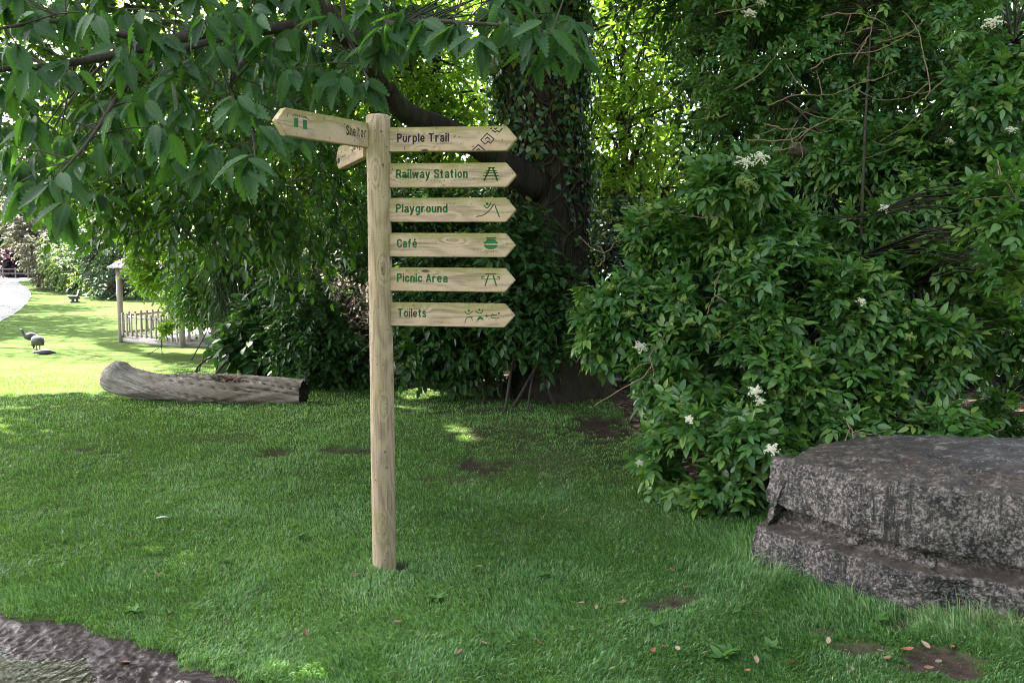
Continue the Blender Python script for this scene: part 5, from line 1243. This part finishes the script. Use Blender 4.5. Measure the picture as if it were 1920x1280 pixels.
def umbel(px, py, rpx, name, mat, buds):
    c_ = elder_front(px, py); R_ = rpx * np.linalg.norm(c_) / F; N = 170 if rpx > 12 else 100
    a = r.uniform(0, 6.28, N); q = R_ * np.sqrt(r.random(N)); lob = .6 + .4 * np.cos(a * 5 + px)
    tl = nrmz(np.array([r.normal(0, .3), -.75, .65])); e1 = nrmz(np.cross(tl, [0, 0, 1])); e2 = np.cross(e1, tl)
    pp = c_ + e1 * (q * lob * np.cos(a))[:, None] + e2 * (q * lob * np.sin(a) * .85)[:, None] + tl * (.3 * R_ * (1 - (q / R_) ** 2))[:, None] + r.normal(0, .003, (N, 3))
    pe, de, ne = [], [], []
    for k_ in range(5 if not buds else 4):
        al = 2 * np.pi * k_ / 5 + r.uniform(0, 1, N); dv = (e1 * np.cos(al)[:, None] + e2 * np.sin(al)[:, None]); pe.append(pp); de.append(dv + tl * (.2 if not buds else .9)); ne.append(np.tile(tl, (N, 1)) + dv * .2)
    s_ = .0052 if not buds else .0045
    o_ = leaves(name, elder, M[mat], T_IVY, np.concatenate(pe) - EC, np.concatenate(de), np.concatenate(ne), np.full(N * len(pe), s_ * max(1, R_ / .06)), r.random(N * len(pe)))
    root = c_ - tl * R_ * .9; sticks('flower_stalk', np.repeat(root[None], N // 2, 0) - EC, pp[:N // 2] - EC, .0016, .001, M['bud'], o_)
    return o_
for a, b, q in ((1396, 305, 19), (1424, 297, 20), (1405, 26, 15), (1428, 6, 12), (1862, 44, 17), (1780, 266, 12), (1896, 244, 10), (1200, 651, 17), (1417, 734, 17), (1425, 752, 11), (1293, 786, 12), (1448, 843, 17), (1199, 868, 9), (1288, 945, 14), (1660, 392, 14), (1615, 566, 11), (1420, 257, 7)): umbel(a, b, q, 'flower_head', 'petal', False)
for a, b, q in ((1180, 590, 14), (1297, 604, 11), (1346, 627, 12), (1208, 582, 9), (1143, 540, 12), (1700, 583, 10), (1706, 632, 12), (1402, 345, 22), (1250, 402, 13), (1280, 562, 12), (1795, 95, 10), (1725, 375, 9), (1340, 470, 12)): umbel(a, b, q, 'green_flower_bud', 'bud', True)

# ------------------------------------------------------------------ shrubs round the lawn
def shrub(name, label, cat, base, blobs, n_, k_, mat, leaf, ln_, tpl=T_SIMPLE, seed=1, stems=8, stem_r=.02, **kw):
    q = G(*base); r2 = np.random.default_rng(seed); t_ = thing(name, label, cat, tuple(q)); b_ = [pblob(*b) for b in blobs]; b_ = [(c_ - q, e) for c_, e in b_]
    B, D_ = blob_bases(r2, b_, n_, kw.get('inner', .45), kw.get('front', .35)); D_ = D_ * .9 + r2.normal(0, .4, D_.shape); L_ = ln_ * r2.uniform(.6, 1.3, len(B))
    p_, l_, m_, e_ = sprays(r2, B - nrmz(D_) * (L_ * .5)[:, None], D_, L_, k_, kw.get('droop', .3), upb=kw.get('upb', 1.0))
    rn = np.clip(np.repeat(r2.random(len(B)), k_) * .6 + r2.random(len(p_)) * .4, 0, 1); kp = (p_[:, 2] + q[2]) > gz(0, p_[:, 1] + q[1]) + .03
    if kw.get('gaps', True): kp &= sun_free(p_ + q)
    leaves('foliage', t_, M[mat], tpl, p_[kp], l_[kp], m_[kp], (leaf * r2.uniform(.65, 1.25, len(p_)))[kp], rn[kp], kw.get('wid', 1.0))
    sel_ = r2.random(len(B)) < .5; sticks('twig_sprays', (B - nrmz(D_) * (L_ * .9)[:, None])[sel_], e_[sel_], .004, .0015, M['branch'], t_)
    mb_ = MB()
    for i in range(stems):
        c_, e = b_[int(r2.integers(0, len(b_)))]; s_ = np.array([c_[0] * .7 + r2.normal(0, .25), c_[1] + r2.normal(0, .2), 0]); s_[2] = float(gz(0, s_[1] + q[1])) - q[2] - .05
        mb_.tube(smooth_path([s_, (s_ + c_) / 2 + r2.normal(0, .12, 3), c_ + r2.normal(0, .3, 3) * e], 12), np.linspace(stem_r * r2.uniform(.7, 1.4), .004, 12), 6, seed=i)
    mb_.build('stems', M['branch'], t_); return t_
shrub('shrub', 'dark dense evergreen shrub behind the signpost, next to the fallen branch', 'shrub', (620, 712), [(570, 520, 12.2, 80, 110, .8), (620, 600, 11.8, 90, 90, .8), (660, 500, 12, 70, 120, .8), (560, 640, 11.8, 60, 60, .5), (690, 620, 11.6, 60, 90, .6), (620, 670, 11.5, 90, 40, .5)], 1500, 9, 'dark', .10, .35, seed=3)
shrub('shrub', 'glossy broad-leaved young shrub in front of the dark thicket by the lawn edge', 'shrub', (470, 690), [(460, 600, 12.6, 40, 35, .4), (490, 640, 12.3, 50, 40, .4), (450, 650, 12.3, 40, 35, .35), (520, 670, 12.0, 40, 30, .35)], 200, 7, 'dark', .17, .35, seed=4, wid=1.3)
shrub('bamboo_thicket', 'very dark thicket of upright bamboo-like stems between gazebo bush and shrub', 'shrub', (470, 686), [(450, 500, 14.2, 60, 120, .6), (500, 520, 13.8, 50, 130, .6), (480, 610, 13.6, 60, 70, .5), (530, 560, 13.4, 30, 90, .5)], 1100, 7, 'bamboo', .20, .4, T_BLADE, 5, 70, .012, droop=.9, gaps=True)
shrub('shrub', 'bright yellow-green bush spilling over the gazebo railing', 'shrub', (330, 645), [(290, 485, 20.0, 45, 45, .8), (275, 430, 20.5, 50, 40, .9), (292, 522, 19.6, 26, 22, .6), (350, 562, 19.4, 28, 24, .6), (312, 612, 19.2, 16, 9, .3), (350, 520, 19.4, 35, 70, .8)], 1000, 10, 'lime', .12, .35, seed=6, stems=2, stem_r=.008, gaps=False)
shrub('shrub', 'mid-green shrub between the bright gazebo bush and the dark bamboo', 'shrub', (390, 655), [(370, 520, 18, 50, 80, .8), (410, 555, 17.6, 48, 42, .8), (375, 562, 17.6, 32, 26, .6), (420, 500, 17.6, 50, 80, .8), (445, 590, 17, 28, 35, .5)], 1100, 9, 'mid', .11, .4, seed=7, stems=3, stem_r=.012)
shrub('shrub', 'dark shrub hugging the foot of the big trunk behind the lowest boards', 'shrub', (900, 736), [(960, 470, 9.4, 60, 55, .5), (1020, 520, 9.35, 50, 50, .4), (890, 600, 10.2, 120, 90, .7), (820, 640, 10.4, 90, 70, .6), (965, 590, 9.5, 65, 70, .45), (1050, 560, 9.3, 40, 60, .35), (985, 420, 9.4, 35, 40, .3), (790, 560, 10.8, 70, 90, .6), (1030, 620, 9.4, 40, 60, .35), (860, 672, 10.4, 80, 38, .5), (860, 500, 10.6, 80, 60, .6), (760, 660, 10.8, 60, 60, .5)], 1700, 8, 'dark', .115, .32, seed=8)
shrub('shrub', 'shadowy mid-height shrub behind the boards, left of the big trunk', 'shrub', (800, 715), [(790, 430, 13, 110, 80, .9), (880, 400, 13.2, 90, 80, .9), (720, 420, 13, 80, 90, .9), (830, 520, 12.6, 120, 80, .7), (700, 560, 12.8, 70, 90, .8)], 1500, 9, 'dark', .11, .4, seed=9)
# ------------------------------------------------------------------ trees
def tree_px(name, label, base_px, base_d, blobs, n_, k_, mat, leaf, ln_, seed, trunk_r=.18, lean=0, tpl=T_SIMPLE, gaps=True, inner=.35, stems=16, **kw):
    """a whole tree: trunk, boughs to each clump of its crown, foliage. blobs are (px, py, distance, half width, half height, half depth)"""
    r2 = np.random.default_rng(seed); x = float(P(base_px, 600, base_d)[0]); q = np.array([x, base_d, float(gz(0, base_d))]); t_ = thing(name, label, 'tree', tuple(q), 0, kw.get('group'))
    b_ = [(pblob(*b)[0] - q, pblob(*b)[1]) for b in blobs]; hi = max(c_[2] for c_, e in b_)
    m_ = MB(); fork = np.array([lean, 0, hi * .45]); pth_ = smooth_path([(0, 0, -.3), (lean * .4, .1, hi * .22), fork, (lean * 1.5, 0, hi * .9)], 20); m_.tube(pth_, np.linspace(trunk_r, trunk_r * .35, 20) * np.interp(np.arange(20), [0, 2, 19], [1.35, 1, 1]), 10, wob=.2, seed=seed); m_.build('trunk', M['bark'], t_)
    m_ = MB()
    for i, (c_, e) in enumerate(b_):
        st = pth_[int(np.clip(np.searchsorted(pth_[:, 2], c_[2] * .6), 4, 19))]
        for j in range(2):
            tg = c_ + r2.normal(0, .4, 3) * e; m_.tube(smooth_path([st, (st + tg) / 2 + r2.normal(0, .25, 3) + [0, 0, .3], tg], 14), np.linspace(trunk_r * .4, .015, 14), 6, seed=i)
        for j in range(stems):
            s_ = c_ + r2.normal(0, .35, 3) * e; tg = c_ + nrmz(r2.normal(0, 1, 3)) * e * 1.05; m_.tube(smooth_path([s_, (s_ + tg) / 2 + r2.normal(0, .15, 3), tg], 8), np.linspace(.022, .007, 8) * base_d / 14, 4, seed=j)
    m_.build('branch', M['branch'], t_)
    B, D_ = blob_bases(r2, b_, n_, inner); D_ = D_ * .7 + r2.normal(0, .5, D_.shape); L_ = ln_ * r2.uniform(.6, 1.3, len(B))
    p_, l_, mm_, e_ = sprays(r2, B, D_, L_, k_, kw.get('droop', .35)); rn = np.clip(np.repeat(r2.random(len(B)), k_) * .6 + r2.random(len(p_)) * .4, 0, 1)
    kp = (p_[:, 2] + q[2]) > gz(0, p_[:, 1] + q[1]) + .05
    if gaps: kp &= sun_free(p_ + q)
    leaves('crown', t_, M[mat], tpl, p_[kp], l_[kp], mm_[kp], (leaf * r2.uniform(.65, 1.25, len(p_)))[kp], rn[kp]); return t_
# the sunlit wood beyond the trunk
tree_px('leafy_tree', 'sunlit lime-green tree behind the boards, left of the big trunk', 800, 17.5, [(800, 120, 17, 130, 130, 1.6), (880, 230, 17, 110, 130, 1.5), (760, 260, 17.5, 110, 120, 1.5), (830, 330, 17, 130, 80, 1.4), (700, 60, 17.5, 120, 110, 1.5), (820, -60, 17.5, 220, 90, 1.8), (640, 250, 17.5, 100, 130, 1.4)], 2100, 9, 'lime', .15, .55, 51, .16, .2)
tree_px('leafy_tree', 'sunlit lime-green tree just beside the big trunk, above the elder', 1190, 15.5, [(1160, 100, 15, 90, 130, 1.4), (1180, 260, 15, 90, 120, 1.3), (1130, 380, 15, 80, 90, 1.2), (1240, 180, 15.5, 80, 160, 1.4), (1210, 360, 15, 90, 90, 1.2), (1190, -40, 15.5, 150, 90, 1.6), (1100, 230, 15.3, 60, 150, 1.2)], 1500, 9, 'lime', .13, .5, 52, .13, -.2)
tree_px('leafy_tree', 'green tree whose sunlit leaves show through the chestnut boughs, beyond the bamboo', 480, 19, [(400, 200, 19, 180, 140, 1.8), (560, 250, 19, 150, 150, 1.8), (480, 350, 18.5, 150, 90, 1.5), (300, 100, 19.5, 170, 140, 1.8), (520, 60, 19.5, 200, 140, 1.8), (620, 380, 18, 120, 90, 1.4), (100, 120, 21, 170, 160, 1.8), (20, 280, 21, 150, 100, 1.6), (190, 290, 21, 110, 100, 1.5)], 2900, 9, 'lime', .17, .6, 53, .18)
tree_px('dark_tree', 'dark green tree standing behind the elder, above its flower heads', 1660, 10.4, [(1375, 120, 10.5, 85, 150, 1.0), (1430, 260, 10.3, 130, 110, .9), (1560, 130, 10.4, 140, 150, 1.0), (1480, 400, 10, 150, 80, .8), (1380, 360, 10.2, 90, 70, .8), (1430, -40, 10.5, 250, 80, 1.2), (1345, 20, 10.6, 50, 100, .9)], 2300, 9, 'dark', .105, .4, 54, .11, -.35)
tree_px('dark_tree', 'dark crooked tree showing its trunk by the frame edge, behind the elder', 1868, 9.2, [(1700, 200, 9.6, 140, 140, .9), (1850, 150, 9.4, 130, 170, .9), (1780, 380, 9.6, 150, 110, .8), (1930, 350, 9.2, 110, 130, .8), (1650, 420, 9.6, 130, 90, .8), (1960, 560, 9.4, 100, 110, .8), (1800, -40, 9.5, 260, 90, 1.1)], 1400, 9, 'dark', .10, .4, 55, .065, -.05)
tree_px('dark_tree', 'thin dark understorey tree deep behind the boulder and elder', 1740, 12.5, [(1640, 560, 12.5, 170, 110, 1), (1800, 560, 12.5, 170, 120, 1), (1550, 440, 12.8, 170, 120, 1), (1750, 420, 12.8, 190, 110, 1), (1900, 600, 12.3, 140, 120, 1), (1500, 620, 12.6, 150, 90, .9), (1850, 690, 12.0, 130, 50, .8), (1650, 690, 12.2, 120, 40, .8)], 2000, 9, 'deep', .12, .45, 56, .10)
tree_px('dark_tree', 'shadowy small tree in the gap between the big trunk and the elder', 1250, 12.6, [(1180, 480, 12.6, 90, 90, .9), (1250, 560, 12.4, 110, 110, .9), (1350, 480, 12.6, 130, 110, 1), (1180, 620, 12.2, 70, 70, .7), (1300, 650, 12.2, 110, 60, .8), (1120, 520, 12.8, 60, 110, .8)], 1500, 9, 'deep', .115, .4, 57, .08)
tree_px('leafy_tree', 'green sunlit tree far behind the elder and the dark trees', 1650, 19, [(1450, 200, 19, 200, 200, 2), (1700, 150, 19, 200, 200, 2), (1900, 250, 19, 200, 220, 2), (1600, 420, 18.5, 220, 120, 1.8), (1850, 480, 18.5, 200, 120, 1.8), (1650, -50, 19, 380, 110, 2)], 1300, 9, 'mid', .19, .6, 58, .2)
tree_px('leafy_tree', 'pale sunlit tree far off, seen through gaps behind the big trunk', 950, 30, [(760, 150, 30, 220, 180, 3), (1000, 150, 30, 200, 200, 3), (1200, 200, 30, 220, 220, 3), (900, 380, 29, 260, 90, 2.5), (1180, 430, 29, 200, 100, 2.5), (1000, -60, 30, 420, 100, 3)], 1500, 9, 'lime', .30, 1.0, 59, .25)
# the row of trees and bushes along the far lawn
tree_px('bush', 'dark green bush behind the gazebo, at the far lawn edge', 215, 66, [(215, 440, 66, 55, 70, 2.5), (190, 480, 66, 40, 60, 2.2), (260, 470, 64, 60, 80, 2.2), (225, 535, 63, 35, 28, 1.5), (160, 420, 68, 50, 60, 2)], 900, 9, 'fardark', .32, 1.0, 61, .2, gaps=False)
tree_px('bush', 'bush flecked with pale leaves, just behind the far benches', 160, 72, [(150, 495, 72, 38, 42, 2), (180, 520, 70, 34, 30, 2), (120, 480, 74, 32, 45, 2), (200, 538, 68, 20, 16, 1.5), (140, 515, 78, 30, 18, 1.5)], 900, 9, 'far', .30, .9, 62, .2, gaps=False)
tree_px('bush', 'pinkish blossoming bush beside the end of the far fence', 75, 80, [(70, 440, 80, 32, 50, 3), (95, 480, 78, 30, 40, 3), (50, 410, 82, 30, 40, 3), (110, 505, 76, 22, 20, 2)], 900, 9, 'pink', .36, 1.1, 63, .2, gaps=False)
tree_px('bush', 'rounded maroon-leaved bush behind the far fence', 42, 104, [(42, 492, 104, 24, 26, 3)], 500, 9, 'maroon', .5, 1.2, 64, .2, gaps=False)
tree_px('leafy_tree', 'grey-green tree far behind the fence, nearest the frame edge', 5, 118, [(0, 440, 118, 40, 60, 4), (-60, 460, 118, 50, 60, 4), (30, 400, 120, 45, 50, 4), (-20, 380, 122, 60, 50, 4)], 800, 9, 'far', .7, 1.8, 65, .3, gaps=False)
tree_px('leafy_tree', 'tall grey-green tree far behind the blossoming bush', 120, 110, [(110, 380, 110, 60, 60, 5), (180, 350, 110, 70, 70, 5), (60, 330, 112, 70, 60, 5), (260, 380, 105, 80, 80, 5), (150, 250, 112, 130, 80, 6)], 1100, 9, 'fardark', .75, 2.0, 66, .3, gaps=False)
# trees past the frame whose shade falls across the far lawn
for k_, (x, y, h, rx) in enumerate(((-27.5, 36, 14, 5), (-35, 47, 15, 5.5), (-21.5, 28, 13, 4), (-43, 60, 15, 6), (-52, 75, 15, 6.5), (-64, 98, 16, 7))):
    px0 = float(proj(np.array([x, y, 1.0]))[0]); kk = F / y
    c_ = proj(np.array([x, y, h + gz(0, y)])); tree_px('shade_tree', ['broad tree past the path, casting shade over the lawn', 'second broad tree past the path, behind the first', 'smaller tree close to the lawn beyond the chestnut boughs', 'tall tree along the path, far back', 'tallest tree at the far bend of the path', 'farthest tree past the bend of the path'][k_], px0, y,
        [(c_[0], c_[1], y, rx * kk, h * .3 * kk, rx), (c_[0] - rx * .6 * kk, c_[1] + h * .12 * kk, y + 1.5, rx * .6 * kk, h * .25 * kk, rx * .7), (c_[0] + rx * .5 * kk, c_[1] + h * .1 * kk, y - 1, rx * .6 * kk, h * .25 * kk, rx * .7)], 900, 9, 'mid', .42, 1.2, 70 + k_, .25)
# a far belt of wood that closes the view: nobody could count its trees
r = np.random.default_rng(90); m = 26000; az = r.uniform(-1.0, 1.0, m) * .80; d_ = r.uniform(140, 190, m); x = np.tan(az) * d_; hgt_ = (7 + 9 * fnoise(az * 14 + 40, 0 * az, 12, 3)) * r.random(m) ** .7
p_ = np.stack([x, d_, gz(0, d_) + hgt_], -1); o_ = leaves('distant_wood', None, M['fardark'], T_SIMPLE, p_, r.normal(0, 1, (m, 3)), r.normal(0, .6, (m, 3)) + [0, -.4, .8], r.uniform(1.2, 2.6, m), r.random(m)); tag(o_, 'distant belt of woodland closing the view', 'woodland', kind='stuff')
r = np.random.default_rng(91); m = 30000; x = r.uniform(-2, 34, m); d_ = r.uniform(24, 40, m); p_ = np.stack([x, d_, gz(0, d_) + r.uniform(0, 5.5, m) * (.6 + .6 * fnoise(x * .25, x * 0, 7, 3))], -1)
o_ = leaves('undergrowth', None, M['dark'], T_SIMPLE, p_, r.normal(0, 1, (m, 3)), r.normal(0, .5, (m, 3)) + [0, -.3, .8], r.uniform(.25, .5, m), r.random(m)); tag(o_, 'dense dark undergrowth filling the back of the wood', 'undergrowth', kind='stuff')
# unseen trees added behind and beside the viewpoint to cut low sky light
def sky_block_tree(name, label, x, y, h, rx, seed):
    r2 = np.random.default_rng(seed); q = np.array([x, y, 0.0]); t_ = thing(name, label, 'tree', (x, y, 0), 0)
    m_ = MB(); m_.tube([(0, 0, -.2), (.1, 0, h * .3), (0, .1, h * .8)], [.28, .22, .08], 10, wob=.2); m_.build('trunk', M['bark'], t_)
    bl_ = [wblob((r2.normal(0, rx * .4), r2.normal(0, rx * .25), h * f), (rx * .8, rx * .6, h * .22)) for f in (.22, .35, .5, .62, .75, .88)]
    B, D_ = blob_bases(r2, bl_, 900, .4); D_ = D_ + r2.normal(0, .4, D_.shape); p_, l_, n_, e_ = sprays(r2, B, D_, r2.uniform(.5, 1.2, len(B)), 9, .3)
    kp = p_[:, 2] > .1; leaves('crown', t_, M['dark'], T_SIMPLE, p_[kp], l_[kp], n_[kp], r2.uniform(.25, .5, kp.sum()), r2.random(kp.sum()))
for k_, (x, y, h, rx) in enumerate(((-9, -9, 9, 3.6), (-2.5, -11, 10, 4), (4.5, -10, 9, 3.8), (10, -6, 9, 3.8), (14, 2, 10, 4))):
    sky_block_tree('roadside_tree', ['dense tree past the muddy track, at its far turn', 'tall dense tree past the muddy track, second of its row', 'dense tree past the muddy track, third of its row', 'dense tree past the muddy track, fourth of its row', 'dense tree standing well beyond the boulder, out past the elder'][k_], x, y, h, rx, 200 + k_)

tree_px('dark_tree', 'dark leafy tree past the boulder, beyond the elder and the crooked tree', 2180, 9.5, [(2080, 300, 9.5, 150, 170, 1.1), (2250, 250, 9.5, 170, 190, 1.2), (2150, 520, 9.3, 150, 130, 1.0), (2320, 520, 9.5, 160, 150, 1.1), (2050, 620, 10.5, 120, 90, .9), (2260, 680, 9.5, 150, 70, .9)], 1500, 9, 'dark', .13, .45, 95, .11)
